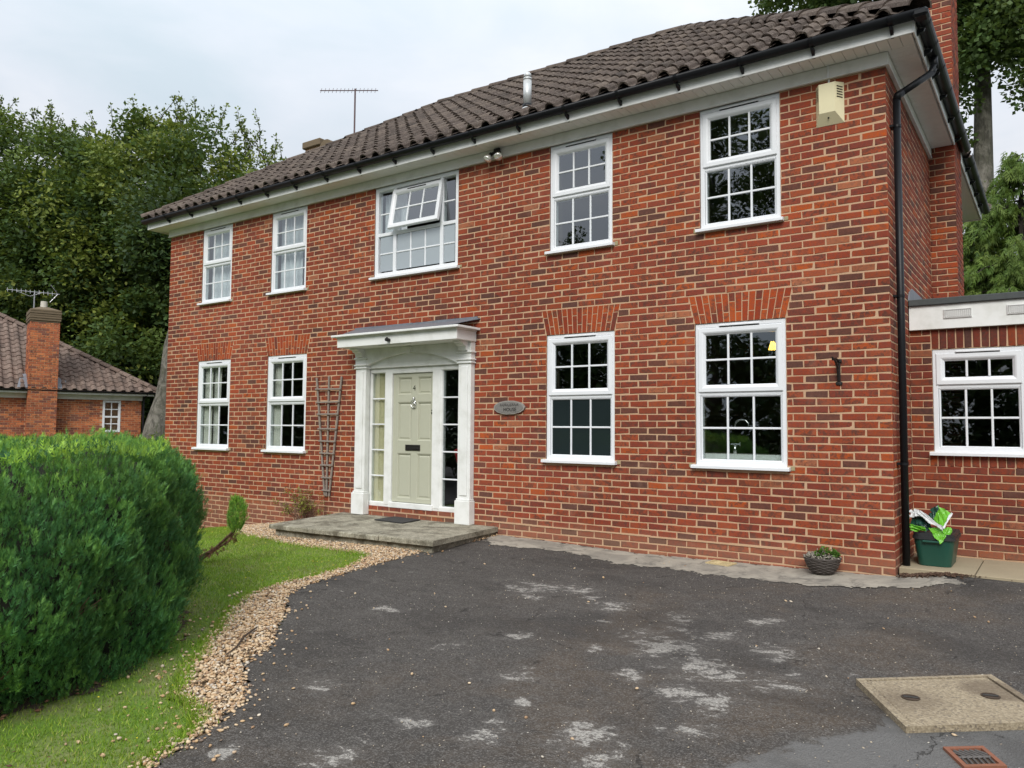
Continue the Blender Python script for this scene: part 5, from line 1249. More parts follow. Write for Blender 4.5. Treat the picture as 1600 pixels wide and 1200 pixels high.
def leaves(name, mt, parent, n, C, Rd, size, rfn=None, **k):
    V, F, idx, p = leafcloud(n, C, Rd, size, **k)
    r_ = NR.rand(n) if rfn is None else rfn(idx, p)
    return link(name, fast_mesh(name, V.reshape(-1, 3), F, np.repeat(r_, 4)), mt, parent)
leaves('leaves', 'basket_leaf', bs, 260, np.array([(bc[0]+.03, bc[1], bz+.20), (bc[0]+.10, bc[1]+.03, bz+.185), (bc[0]-.02, bc[1]-.02, bz+.175), (bc[0]+.13, bc[1]-.03, bz+.19)]), np.array([.05, .045, .04, .03]), .030, aspect=.8)
# ------------------------------------------------------------------ lawn blades, litter, flowers
HC = np.array([-5.75, -6.05])       # middle of the clipped hedge
def blades(name, P, hgt, mt, wid=.0035, rr=None):
    n = len(P); z = gz(P[:, 0], P[:, 1])-.008; a = NR.uniform(0, 6.283, n); h = hgt*NR.uniform(.5, 1.3, n); l = NR.normal(0, .45, (n, 2))*h[:, None]; w = wid*NR.uniform(.7, 1.4, n)
    b = np.c_[P, z]; s_ = np.c_[np.cos(a)*w, np.sin(a)*w, np.zeros(n)]
    V = np.stack([b-s_, b+s_, b+np.c_[l, h]], 1); F = (np.arange(n)*3)[:, None]+np.arange(3)[None]
    r_ = NR.rand(n) if rr is None else rr
    return link(name, fast_mesh(name, V.reshape(-1, 3), F, np.repeat(r_, 3)), mt, None, 'stuff')
P = rand_in(LAWN, 330000, -10.5, -1.8, -7.6, -.1)
px, py, pdp = proj(np.c_[P, gz(P[:, 0], P[:, 1])]); vis = (pdp > .5) & (px > -60) & (px < 1000) & (py < 1290)
hd = np.hypot((P[:, 0]-HC[0])/1.75, (P[:, 1]-HC[1])/1.4); P = P[vis & (hd > 1.0)]
bare = .5+.5*np.sin(P[:, 0]*5.1+1.3)*np.sin(P[:, 1]*4.3+P[:, 0]*1.9); hd = np.hypot((P[:, 0]-HC[0])/2.35, (P[:, 1]-HC[1])/2.0)
k = NR.rand(len(P)) < np.clip(.25+.75*np.clip((hd-.95)/.35, 0, 1), 0, 1)*(.75+.25*bare); P = P[k]; bare = bare[k]; hd = hd[k]
blades('grass', P, .023, 'grass_blade', .0030, np.clip(NR.rand(len(P))*.75+.12*bare+.0, 0, .93)+(NR.rand(len(P)) < .035)*.07)
# ragged grass along the gravel edge and daisies
pp = []
for _ in range(6000): i = rnd.randrange(2, len(LG)-1); t_ = rnd.random(); a, b = LG[i], LG[i+1]; pp.append((a[0]+(b[0]-a[0])*t_+rnd.gauss(0, .03), a[1]+(b[1]-a[1])*t_+rnd.gauss(0, .03)))
blades('edge_grass', np.array(pp), .04, 'grass_blade', .0035)
pp = rand_in(LAWN, 900, -9, -2.2, -6.5, -.6); hd = np.hypot((pp[:, 0]-HC[0])/2.2, (pp[:, 1]-HC[1])/1.9); pp = pp[hd > 1]
simple('buttercup', (.75, .62, .03), .6)
scatter('buttercups', np.c_[pp, gz(pp[:, 0], pp[:, 1])+.024][:110], 'buttercup', .007, flat=.5)
a = NR.uniform(-2.2, 1.6, 2600); rr = NR.normal(.93, .09, 2600); pp = np.c_[HC[0]+2.15*rr*np.cos(a), HC[1]+1.80*rr*np.sin(a)]
scatter('leaf_litter', np.c_[pp, gz(pp[:, 0], pp[:, 1])+.002+NR.uniform(0, .012, len(pp))], 'litter', .016, flat=.35)
pp = rand_in(LAWN, 120, -8, -2.2, -6.5, -1); scatter('fallen_leaves', np.c_[pp, gz(pp[:, 0], pp[:, 1])+.022], 'litter', .012, flat=.25)
# twig on the gravel
tag(obj('fallen_twig', MB().tube([gp(-3.55, -4.30, .02), gp(-3.42, -4.50, .028), gp(-3.28, -4.66, .022), gp(-3.20, -4.80, .02)], [.006, .008, .006, .003], 7), 'soil'), 'short dark twig lying on the gravel border', 'twig')
# ------------------------------------------------------------------ clipped conifer hedge
hg = thing('clipped_hedge', 'large rounded clipped conifer hedge with bright green top at the left', 'hedge', (0, 0, 0))
def hedge_r(phi, t_):
    """t 0..1 up the height -> radius scale"""
    return np.interp(t_, [0, .10, .25, .45, .7, .85, .94, 1.0], [.78, .88, .96, 1.02, 1.02, .985, .90, .70])*(1+.035*np.sin(phi*3+t_*4)+.022*np.sin(phi*7-t_*9)+.012*np.sin(phi*15+t_*17))
HB, HT = -.68, 1.25; HA, HBb = 2.50, 2.08
def hedge_pt(phi, t_, sc=1.0):
    r_ = hedge_r(phi, t_)*sc
    lift = np.interp(np.cos(phi-.9), [-1, .2, 1], [0, 0, .22])
    zb = HB+lift*.6
    return np.stack([HC[0]+HA*r_*np.cos(phi), HC[1]+HBb*r_*np.sin(phi), zb+(HT-zb)*t_], -1)
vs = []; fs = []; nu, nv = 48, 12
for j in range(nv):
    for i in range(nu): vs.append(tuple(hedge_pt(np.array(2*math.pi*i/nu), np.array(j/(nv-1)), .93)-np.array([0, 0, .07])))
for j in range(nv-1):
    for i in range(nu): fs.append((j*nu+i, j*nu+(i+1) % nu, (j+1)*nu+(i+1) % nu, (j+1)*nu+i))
fs.append(tuple((nv-1)*nu+i for i in range(nu))); obj('inner_core', MB().add(vs, fs, .2), 'hedge_core', hg)  # solid dark core added to block the view through the sprays
def fronds(P, N_, T_, size, r_base):
    """flat conifer sprays: stem T_, fan with leaflets"""
    n = len(P); up = np.array([0, 0, 1.0]); ax = T_/np.linalg.norm(T_, axis=1)[:, None]
    sd_ = np.cross(ax, N_+NR.normal(0, .55, N_.shape)); sd_ /= np.linalg.norm(sd_, axis=1)[:, None]; nn = np.cross(ax, sd_)
    S_ = size*NR.uniform(.6, 1.35, n)
    Vs = []; Rs = []
    K = 3
    for k in range(K):
        f = .06+.80*k/K; L_ = (.46*(1-f)+.15)
        for s_ in (-1, 1):
            b = P+ax*(S_*f)[:, None]; d = ax*.86+sd_*s_*.50+nn*NR.normal(0, .20, (n, 1)); tip = b+d*(S_*L_)[:, None]
            w = np.cross(d, nn+NR.normal(0, .35, (n, 3))); w /= np.linalg.norm(w, axis=1)[:, None]; ww = (S_*.060)[:, None]
            Vs.append(np.stack([b-w*ww, b+w*ww, tip], 1)); Rs.append(r_base+.10*f)
    tip = P+ax*(S_*1.12)[:, None]; Vs.append(np.stack([P+ax*(S_*.5)[:, None]+sd_*(S_*.04)[:, None], P+ax*(S_*.5)[:, None]-sd_*(S_*.04)[:, None], tip], 1)); Rs.append(r_base+.14)
    V = np.stack(Vs, 1).reshape(-1, 3, 3); r_ = np.repeat(np.stack(Rs, 1).reshape(-1), 3)
    F = (np.arange(len(V))*3)[:, None]+np.arange(3)[None]
    return V.reshape(-1, 3), F, np.clip(r_, 0, .999)
n = 84000; phi = NR.uniform(-2.05, 1.75, n); t_ = np.clip(NR.rand(n)**.85, 0.01, 1.0)
ntop = 13000; p1 = hedge_pt(phi, t_, 1.0)
cl_ = .5+.5*np.sin(phi*23+t_*9)*np.sin(t_*17+phi*5)
e1 = hedge_pt(phi+.01, t_)-p1; e2 = hedge_pt(phi, t_+.01)-p1; Nn = np.cross(e1, e2); Nn /= np.linalg.norm(Nn, axis=1)[:, None]; Nn *= np.sign((Nn[:, :2]*(p1[:, :2]-HC)).sum(1))[:, None]
T1 = np.array([0, 0, 1.0])*1.0+Nn*.65+NR.normal(0, .34, (n, 3))
cl2_ = .5+.5*np.sin(phi*47+t_*13+2*np.sin(t_*19))*np.sin(t_*31-phi*11)
p1 = p1-Nn*NR.uniform(.0, .09, n)[:, None]-Nn*((1-cl_)*.06+(1-cl2_)*.045)[:, None]+Nn*.03-np.array([0, 0, .03])
yg = np.clip((t_-.80)/.2, 0, 1)  # top sprays yellowed: new growth, plus light from above put into the colour
tall = NR.rand(n) < .05
nc_ = 1150; cph = NR.uniform(-2.1, 1.8, nc_); ctt = NR.uniform(0, 1.02, nc_); chs = NR.rand(nc_); own = np.zeros(n, int); dd = np.zeros(n)
for i0 in range(0, n, 4000):
    q_ = ((phi[i0:i0+4000, None]-cph[None])*2.3/.075)**2+((t_[i0:i0+4000, None]-ctt[None])*1.85/.15)**2; o_ = q_.argmin(1); own[i0:i0+4000] = o_; dd[i0:i0+4000] = np.sqrt(q_[np.arange(len(o_)), o_])
rel = (t_-ctt[own])*1.85/.15; bulge = .055*(1-np.clip(dd, 0, 1.6)**1.5)*(.5+chs[own]); p1 = p1+Nn*np.clip(bulge, -.075, .08)[:, None]
T1 = T1+np.c_[np.zeros((n, 2)), np.full(n, .35)]+Nn*(np.clip(-rel, -1, 1)*.25)[:, None]

p1 = p1+Nn*(tall*.03)[:, None]
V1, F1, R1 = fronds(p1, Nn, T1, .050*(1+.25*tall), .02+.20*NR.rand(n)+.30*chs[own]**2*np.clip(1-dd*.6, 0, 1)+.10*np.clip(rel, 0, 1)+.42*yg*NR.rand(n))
a = NR.uniform(0, 6.283, ntop); rr = np.sqrt(NR.rand(ntop))*.92; p2 = np.c_[HC[0]+HA*rr*np.cos(a), HC[1]+HBb*rr*np.sin(a), np.full(ntop, HT-.10)+.03*np.sin(a*9+rr*20)+NR.uniform(-.03, .02, ntop)]
N2 = NR.normal(0, 1, (ntop, 3)); N2[:, 2] = 0; N2 /= np.linalg.norm(N2, axis=1)[:, None]; T2 = np.array([0, 0, 1.0])+NR.normal(0, .28, (ntop, 3))
V2, F2, R2 = fronds(p2, N2, T2, .058, .5+.4*NR.rand(ntop))  # flat top likewise: new growth and painted-in light
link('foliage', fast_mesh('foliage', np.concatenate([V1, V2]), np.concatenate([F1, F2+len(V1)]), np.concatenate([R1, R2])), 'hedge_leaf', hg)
q = MB()
for _ in range(26): a = rnd.uniform(-2.2, 1.8); c_ = Vector((HC[0]+rnd.uniform(-.3, .3), HC[1]+rnd.uniform(-.3, .3), -.6)); e_ = hedge_pt(np.array(a), np.array(rnd.uniform(.15, .7)), .95); q.tube([c_, (c_+Vector(e_))/2+Vector((0, 0, -.05)), Vector(e_)], [.035, .02, .006], 6)
obj('stem', q, 'twig', hg)
q = MB()
for (ph0, t0) in ((-.30, .36), (.15, .42), (.75, .55), (-.05, .22)):
    for _ in range(7):
        a0 = hedge_pt(np.array(ph0+rnd.uniform(-.03, .03)), np.array(t0), .93); b0 = hedge_pt(np.array(ph0+rnd.uniform(-.06, .06)), np.array(t0+rnd.uniform(.06, .16)), 1.01); q.tube([tuple(a0), tuple((a0+b0)/2+NR.normal(0, .01, 3)), tuple(b0)], [.007, .005, .002], 5)
obj('dead_twigs', q, 'twig', hg, 'stuff')
# drooping leader that breaks out of the hedge toward the step
sg = thing('conifer_shoot', 'lone conifer shoot on a bare curved stem leaning out of the hedge toward the step', 'shrub')
Ps = [(-6.75, -3.35, -.32), (-6.35, -3.12, -.16), (-5.98, -3.0, .06), (-5.72, -2.98, .25), (-5.64, -3.0, .42), (-5.65, -3.0, .60)]
q = MB(); q.tube(Ps, [.022, .02, .017, .013, .010, .004], 7); q.tube([(-6.60, -3.3, -.26), (-6.2, -3.02, -.08), (-5.86, -2.92, .14), (-5.68, -2.95, .34)], [.014, .012, .009, .004], 6)
obj('stem', q, 'twig', sg)
n = 520; u = NR.rand(n); c0 = np.stack([np.interp(u, [0, .5, 1], [-5.66, -5.64, -5.65]), np.full(n, -3.0), .26+.32*u], 1); d = NR.normal(0, 1, (n, 3)); d[:, 2] *= .2; d /= np.linalg.norm(d, axis=1)[:, None]
rr = .075*np.sin(np.clip(u*.9+.1, 0, 1)*math.pi)**.6; V, F, r_ = fronds(c0+d*rr[:, None], d, np.array([0, 0, 1.0])+d*.4+NR.normal(0, .2, (n, 3)), .06, .12+.28*NR.rand(n)); link('foliage', fast_mesh('foliage', V, F, r_), 'hedge_leaf', sg)
n = 260; u = NR.rand(n); c0 = np.stack([np.interp(u, [0, .4, .8, 1], [-6.7, -6.3, -5.9, -5.72]), np.interp(u, [0, .4, 1], [-3.35, -3.1, -2.95]), np.interp(u, [0, .4, .8, 1], [-.30, -.14, .08, .22])], 1)+NR.normal(0, .02, (n, 3))
V, F, r_ = fronds(c0, NR.normal(0, 1, (n, 3)), NR.normal(0, 1, (n, 3))+np.array([0, 0, -.3]), .055, np.full(n, .6)); link('dead_sprays', fast_mesh('dead_sprays', V, F, r_), 'litter', sg)
# small scruffy shrub against the wall
sh = thing('scruffy_shrub', 'half dead twiggy shrub with a few lime leaves at the wall below the trellis', 'shrub')
q = MB(); tips = []
for _ in range(46):
    b0 = Vector((-7.95+rnd.uniform(-.12, .14), -.20+rnd.uniform(-.06, .06), -.12)); e_ = Vector((-8.03+rnd.gauss(0, .24), -.20+rnd.uniform(-.14, .12), rnd.uniform(.02, .38))); md = (b0+e_)/2+Vector((rnd.uniform(-.05, .05), 0, .04)); q.tube([b0, md, e_], [.006, .004, .002], 5); tips.append(tuple(e_))
obj('stem', q, 'twig', sh)
leaves('leaves', 'dry_shrub', sh, 1500, np.array(tips+[(-7.95, -.2, .18)]*12), np.array([.05]*len(tips)+[.14]*12), .028, aspect=.6)
# ------------------------------------------------------------------ neighbouring bungalow
P0 = Vector((-26.8, 4.1, 0)); nt = Vector((.308, .951, 0)).normalized(); nn_ = Vector((.951, -.308, 0)).normalized()
NM = Matrix.Identity(4)      # local: x along the wall (to the right), y = -outward, z up
for i in range(3): NM[i][0] = nt[i]; NM[i][1] = -nn_[i]; NM[i][2] = (0, 0, 1)[i]; NM[i][3] = P0[i]
bun = thing('bungalow', 'neighbouring brick bungalow with brown pantile hip roof behind the hedge', 'house'); bun.matrix_world = NM
NZ = -1.4
def nlay(u0, u1, za, zb, hole, y, jx=0):
    out = []; k = 0; z = za
    while z < zb:
        x = u0-(.1125 if k % 2 else 0)
        while x < u1:
            a, b = max(x, u0), min(x+.208, u1)
            if b-a > .04 and not any(h[0]-.02 < (a+b)/2 < h[1]+.02 and h[2]-.02 < z+.03 < h[3]+.02 for h in hole): out.append((a, b, z, z+.060, y))
            x += .225
        z += .075; k += 1
    return out
NW = (2.03, 2.60, 1.09, 2.20)
mb = MB(); wall_grid(mb, Matrix.Identity(4), -9, 3.28, NZ, 2.32, [NW], .01)
mb.quad((3.28, .01, NZ), (3.28, 8, NZ), (3.28, 8, 2.32), (3.28, .01, 2.32)); mb.box(NW[0], NW[1], .25, .26, NW[2], NW[3])
nwall = obj('wall', mb, 'mortar', bun)
mb = MB()
for i, (a, b, c, d, y) in enumerate(nlay(-4, 3.28, .2, 2.22, [NW, (-.27, .58, -9, 9)], 0)):
    mb.add([(a, 0, c), (b-.0, 0, c), (b, 0, d), (a, 0, d), (a, .012, c), (b, .012, c), (b, .012, d), (a, .012, d)], [(0, 1, 2, 3), (0, 4, 5, 1), (3, 2, 6, 7), (0, 3, 7, 4), (1, 5, 6, 2)])
obj('brickwork', mb, 'brick_orange', nwall, 'stuff')
chx0, chx1, chf, chb = -.27, .58, -.45, .75
nch = obj('chimney', MB().box(chx0+.01, chx1-.01, chf+.01, chb, NZ, 5.05), 'mortar', bun)
mb = MB()
for (a, b, c, d, y) in nlay(chx0, chx1, .2, 4.75, [], 0): mb.add([(a, chf, c), (b, chf, c), (b, chf, d), (a, chf, d), (a, chf+.012, c), (b, chf+.012, c), (b, chf+.012, d), (a, chf+.012, d)], [(0, 1, 2, 3), (0, 4, 5, 1), (3, 2, 6, 7), (0, 3, 7, 4), (1, 5, 6, 2)])
for (a, b, c, d, y) in nlay(chf+.012, chb, .2, 4.75, [], 0):
    for X_, dx in ((chx0, .012), (chx1, -.012)): mb.add([(X_, a, c), (X_, b, c), (X_, b, d), (X_, a, d), (X_+dx, a, c), (X_+dx, b, c), (X_+dx, b, d), (X_+dx, a, d)], [(0, 1, 2, 3), (0, 4, 5, 1), (3, 2, 6, 7), (0, 3, 7, 4), (1, 5, 6, 2)])
obj('stack_bricks', mb, 'brick_orange', nch, 'stuff')
q = MB()
for k in range(5): q.box(chx0-.03-.012*(k % 2), chx1+.03+.012*(k % 2), chf-.03-.012*(k % 2), chb+.03, 4.80+k*.078, 4.80+k*.078+.070, c=.01)
q.box(chx0, chx1, chf, chb, 4.74, 5.18); q.add([(chx0, chf, 5.18), (chx1, chf, 5.18), (chx1, chb, 5.18), (chx0, chb, 5.18), (.05, .05, 5.33), (.28, .05, 5.33), (.28, .3, 5.33), (.05, .3, 5.33)], [(0, 1, 5, 4), (1, 2, 6, 5), (2, 3, 7, 6), (3, 0, 4, 7), (4, 5, 6, 7)]); obj('chimney_cap', q, 'stained_brick', nch)
obj('chimney_pot', MB().tube([(.14, .1, 5.25), (.14, .1, 5.52)], [.11, .10], 14), 'chimney_pot', nch)
q = MB(); q.box(-9, 3.30, -.04, -.0, 2.22, 2.40); q.box(-9, 3.62, -.34, -.04, 2.385, 2.40); q.box(-9, 3.62, -.36, -.34, 2.385, 2.48); obj('fascia', q, 'paint_white', bun)
q = MB(); half_gutter(q, (-9, -.41, 2.50), (3.78, -.41, 2.50), .055); q.tube([(3.34, -.05, 2.42), (3.34, -.05, NZ)], .035, 8); q.tube([(3.40, -.36, 2.44), (3.34, -.05, 2.30)], .035, 8); obj('gutter', q, 'black_plastic', bun)
NE = 2.50; TP = .62; nth = math.atan(TP); nct, nst = math.cos(nth), math.sin(nth)
ne0, ne1, nf, nb_ = -14.0, 3.80, -.40, 9.6; nh = (nb_-nf)/2
q = MB(); q.add([(ne0, nf, NE), (ne1, nf, NE), (ne1, nb_, NE), (ne0, nb_, NE), (ne0+nh, nf+nh, NE+nh*TP), (ne1-nh, nf+nh, NE+nh*TP)], [(0, 1, 5, 4), (1, 2, 5), (2, 3, 4, 5), (3, 0, 4)])
nroof = obj('roof', q, 'roof_tile_red', bun)
NTL = slope_tiles((ne0, nf, NE+.02), (1, 0, 0), (0, nct, nst), (0, -nst, nct), ne1-ne0, ne1-ne0-2*nh, .30, .32)+slope_tiles((ne1, nf, NE+.02), (0, 1, 0), (-nct, 0, nst), (nst, 0, nct), nb_-nf, 0, .30, .32)
tv2, tf2 = tile_geo(.30, .36, 8, .060, .024)
def nscore(t_):
    M, u, v = t_; P_ = np.array([tuple(NM @ (M @ Vector(q_))) for q_ in ((u, v, 0), (u+.3, v, 0), (u+.3, v+.3, 0), (u, v+.3, 0))])
    if (CAM-P_[0]) @ np.array(NM.to_3x3() @ (M.to_3x3() @ Vector((0, 0, 1)))) <= 0: return 0
    x, y, d_ = proj(P_)
    if d_.min() < .1 or x.max() < -5 or x.min() > 1600: return 0
    return .5*abs(np.dot(x, np.roll(y, 1))-np.dot(y, np.roll(x, 1)))
sc2 = [nscore(t_) for t_ in NTL]; thr2 = max(sorted(sc2, reverse=True)[min(260, len(sc2)-1)], 60)
nt_me = MB().add(tv2, tf2, 0.0).mesh('roof_tile'); mb = MB()
for t_, s_ in zip(NTL, sc2):
    M, u, v = t_; J = Matrix.Translation((u, v+rnd.uniform(-.01, .01), rnd.uniform(0, .008)))
    if s_ >= thr2: link('roof_tile', nt_me, 'roof_tile_red', nroof, mw=M @ J)
    else: A = M @ J; mb.add([tuple(A @ Vector(q_)) for q_ in tv2], tf2)
obj('roof_tiles', mb, 'roof_tile_red', nroof, 'stuff')
ridge_run(nroof, (ne1, nf, NE+.08), (ne1-nh, nf+nh, NE+nh*TP+.08), 'roof_tile_red', .13, .42)
ridge_run(nroof, (ne1-nh, nf+nh, NE+nh*TP+.08), (ne0+nh, nf+nh, NE+nh*TP+.08), 'roof_tile_red', .13, .42)
q = MB(); q.add([(chx0-.3, -.42, 2.56), (chx0, -.42, 2.56), (chx0, .3, 3.05), (chx0-.16, .3, 3.03)], [(0, 1, 2, 3)]); obj('lead_flashing', q, 'lead', nroof); q = MB(); q.add([(chx1, -.42, 2.56), (chx1+.22, -.42, 2.56), (chx1+.3, .0, 2.84), (chx1+.12, .15, 2.93), (chx1, .3, 3.02)], [(0, 1, 2, 3, 4)]); obj('lead_flashing', q, 'lead', nroof)
a, b, c, d = NW; q = MB(); q.frame(a, b, c, d, [(0, .08), (0, -.02), (.07, -.02), (.075, .02), (.075, .08)]); q.box(a+.07, b-.07, -.01, .04, 1.60, 1.66)
nw = obj('window', q, 'upvc_white', bun)
for r0, r1 in ((c+.075, 1.60), (1.66, d-.075)):
    cols = lin(a+.075, b-.075, 2); rows = lin(r0, r1, 2); panes(nw, cols, rows, .04, 'window_glass'); barset(nw, cols, rows, .03, .03)
# bungalow aerial
def aerial(name, label, M, mast, boom, nel, mt, refl=True, mastr=.016):
    A_ = thing(name, label, 'aerial'); A_.matrix_world = M
    q = MB(); q.tube(mast, mastr, 7); obj('mast', q, mt, A_)
    q = MB(); q.tube([(boom[0], 0, boom[2]), (boom[1], 0, boom[2])], .011, 6); q.tube([(boom[0]+.25, 0, boom[2]-.0), ((boom[0]+boom[1])/2-.1, 0, boom[2]-.16), ((boom[0]+boom[1])/2+.25, 0, boom[2]-.0)], .009, 6) if refl else None
    obj('boom', q, mt, A_)
    for k in range(nel): x_ = boom[0]+(boom[1]-boom[0])*(k+.3)/nel; q = MB(); q.tube([(x_, -.05, boom[2]-.075), (x_, .05, boom[2]+.075)], .005, 5); obj('element', q, mt, A_)
    if refl:
        q = MB()
        for dz in (-1, 1):
            q.tube([(boom[1]-.05, 0, boom[2]), (boom[1]-.28, 0, boom[2]+.30*dz)], .010, 6)
            for k in range(3): f = .3+.3*k; q.tube([(boom[1]-.05-.23*f, -.14, boom[2]+.3*dz*f), (boom[1]-.05-.23*f, .14, boom[2]+.3*dz*f)], .006, 5)
        obj('reflector', q, mt, A_)
    return A_
aerial('television_aerial', 'silver television aerial on the chimney of the bungalow', NM @ Matrix.Translation((0, .2, 0)), [(-.14, 0, 5.2), (-.14, 0, 5.82)], (-.95, .60, 5.83), 12, 'alu', True, .02)
# aerial of the big house on its thin mast
AM = Matrix.Translation((-11.55, 4.0, 0)) @ Matrix.Rotation(R(34), 4, 'Z')
aerial('television_aerial', 'thin television aerial on a tall mast above the roof of the large house', AM, [(0, 0, 6.4), (0, 0, 8.98)], (-.80, .52, 8.94), 15, 'rust_mast', False, .02)
# ------------------------------------------------------------------ trees
def tree(name, label, base, crown, nleaf, leaf, mt, trunk_r, trunk_top, bark='bark_grey', nclump=130, cr=1.3, droop=.1, aspect=.5, lean=(0, 0), limbs=10, group=None, shell=.55):
    """crown: list of ellipsoids (cx,cy,cz,rx,ry,rz) in world coordinates"""
    T = thing(name, label, 'tree', (0, 0, 0), group); b = Vector(base)
    top = Vector((b.x+lean[0], b.y+lean[1], trunk_top)); q = MB()
    pts = [b.lerp(top, k/6)+Vector((rnd.uniform(-.1, .1)*k/3, rnd.uniform(-.1, .1)*k/3, 0)) for k in range(7)]
    q.tube(pts, [trunk_r*(1.15-.9*k/6) if k else trunk_r*1.5 for k in range(7)], 12)
    cs = []; rs = []
    vol = np.array([e[3]*e[4]*e[5] for e in crown]); vol = vol/vol.sum()
    for e, f in zip(crown, vol):
        m_ = max(4, int(nclump*f)); d = NR.normal(0, 1, (m_, 3)); d /= np.linalg.norm(d, axis=1)[:, None]; r_ = shell+(1-shell)*NR.rand(m_)
        cs.append(np.array(e[:3])+d*np.array(e[3:])*r_[:, None]); rs.append(cr*NR.uniform(.55, 1.25, m_))
    cs = np.concatenate(cs); rs = np.concatenate(rs)
    for k in NR.choice(len(cs), min(limbs, len(cs)), replace=False):
        s_ = pts[rnd.randrange(3, 6)]; e_ = Vector(cs[k]); md = s_.lerp(e_, .5)+Vector((0, 0, .4)); q.tube([s_, md, e_], [trunk_r*.35, trunk_r*.2, .02], 6)
    obj('trunk', q, bark, T, smooth=True)
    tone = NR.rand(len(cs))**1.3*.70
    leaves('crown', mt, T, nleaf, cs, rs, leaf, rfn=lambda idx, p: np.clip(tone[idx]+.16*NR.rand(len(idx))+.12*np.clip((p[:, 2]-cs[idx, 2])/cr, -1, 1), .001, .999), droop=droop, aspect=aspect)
    return T
def at(dx, dy, d, z=0): return np.array([CAM[0]+dx*d, CAM[1]+dy*d, z])
# left background: beeches beyond the bungalow
def shoots(T, mt, C, H_, n, size, per=26):
    """wispy upright sprigs that break the crown's outline"""
    k = len(C); q = MB(); P_ = []
    for c_, h_ in zip(C, H_):
        d = np.array([NR.normal(0, .35), NR.normal(0, .35), 1.0]); e_ = c_+d*h_; q.tube([tuple(c_), tuple((c_+e_)/2+NR.normal(0, .05, 3)), tuple(e_)], [.03, .02, .008], 5)
        for _ in range(per): f = NR.rand()**.8; P_.append(c_+d*h_*f+NR.normal(0, .10*(1.3-f), 3))
    obj('sprig', q, 'bark_dark', T, 'stuff'); P_ = np.array(P_); leaves('sprig_leaves', mt, T, len(P_)*2, P_, np.full(len(P_), .10), size, droop=-.5, rfn=lambda i_, p_: .6+.4*NR.rand(len(i_))).__setitem__('kind', 'stuff')
D1 = 40
c = at(-.857, .515, D1)
bt1 = tree('beech_tree', 'broad beech with wispy yellow-green top behind the bungalow and the house end', (c[0]+.6, c[1], -2.2), [(c[0]-.3, c[1], 10.0, 6.0, 5.6, 5.9), (c[0]+3.0, c[1]+3.6, 9.9, 4.6, 4.6, 4.5), (c[0]-2.6, c[1]-3.0, 8.4, 4.6, 4.6, 5.0), (c[0]+.3, c[1], 4.0, 6.5, 6, 3.6)], 185000, .21, 'leaf_beech', .55, 10, 'bark_dark', nclump=560, cr=1.05, droop=.15, limbs=22, shell=.55, aspect=.62)
k = 60; az = NR.uniform(-1, 1, k)
C_ = np.array([c+np.array([.817, .576, 0])*5.6*a_+np.array([0, 0, 10.0+5.3*math.sqrt(max(0, 1-a_*a_))])+NR.normal(0, .45, 3) for a_ in az*.93]); shoots(bt1, 'leaf_beech', C_, NR.uniform(.7, 1.9, k), 1, .15)
c = at(-.930, .367, 45)
bt2 = tree('beech_tree', 'dark green beech at the far left edge above the bungalow roof', (c[0], c[1], -2.2), [(c[0]-.3, c[1], 11.2, 5.2, 5.6, 6.1), (c[0]-1, c[1]-1, 5.5, 6.5, 6.5, 5.0)], 110000, .22, 'leaf_beech', .5, 9, 'bark_dark', nclump=320, cr=1.0, limbs=16)
C_ = np.array([c+np.array([.817, .576, 0])*4.6*a_+np.array([0, 0, 11.0+5.5*math.sqrt(max(0, 1-a_*a_))])+NR.normal(0, .4, 3) for a_ in NR.uniform(-.8, .8, 24)]); shoots(bt2, 'leaf_beech', C_, NR.uniform(.5, 1.4, 24), 1, .15)
c = at(-.905, .425, 44)
tree('beech_tree', 'taller dark tree between the two beeches at the left', (c[0], c[1], -2.2), [(c[0], c[1], 9.3, 5.2, 5.2, 7.0), (c[0], c[1], 4, 7, 7, 4.5)], 60000, .26, 'leaf_beech_dark', .5, 10, 'bark_dark', nclump=260, cr=1.4)
c = at(-.82, .572, 48)
tree('beech_tree', 'dark tree filling the gap beside the left corner of the house', (c[0], c[1], -2.2), [(c[0], c[1], 7.5, 7.5, 7.5, 6.5), (c[0]-5, c[1]-4, 5, 7, 7, 5)], 46000, .32, 'leaf_beech_dark', .6, 9, 'bark_dark', nclump=260, cr=1.6)
# big smooth leaning beech trunk beside the house corner
bt = thing('beech_tree', 'smooth pale grey leaning beech trunk between the bungalow and the house corner', 'tree')
TP = [(-.8650, .5015, -2.3, .95), (-.8640, .5032, .2, .62), (-.8632, .5048, 1.3, .46), (-.8586, .5124, 2.3, .42), (-.8566, .5153, 3.1, .40), (-.8551, .5177, 4.1, .39), (-.8522, .5224, 5.0, .36), (-.8500, .5260, 7.0, .28)]
q = MB(); q.tube([at(a_, b_, 30, z_) for a_, b_, z_, r_ in TP], [t_[3] for t_ in TP], 16); obj('trunk', q, 'bark_grey', bt, smooth=True)
leaves('crown', 'leaf_beech_dark', bt, 16000, np.array([at(-.858, .5137, 30, 6.9), at(-.850, .527, 30, 7.4), at(-.868, .4966, 30, 7.6), at(-.838, .546, 31, 8.8), at(-.862, .507, 31, 9.0)]), np.array([.9, 1.2, 1.2, 1.9, 2.0]), .20, droop=.2)
q = np.array([at(x_, math.sqrt(1-x_*x_), 27.5, z_) for x_, z_ in ((-.872, -.2), (-.868, .3), (-.862, .5), (-.857, .1), (-.853, .4), (-.85, -.1))])
gb = thing('garden_shrub', 'low leafy shrub at the foot of the pale beech trunk', 'shrub'); leaves('leaves', 'leaf_beech', gb, 5500, q, np.array([.6]*6), .09)
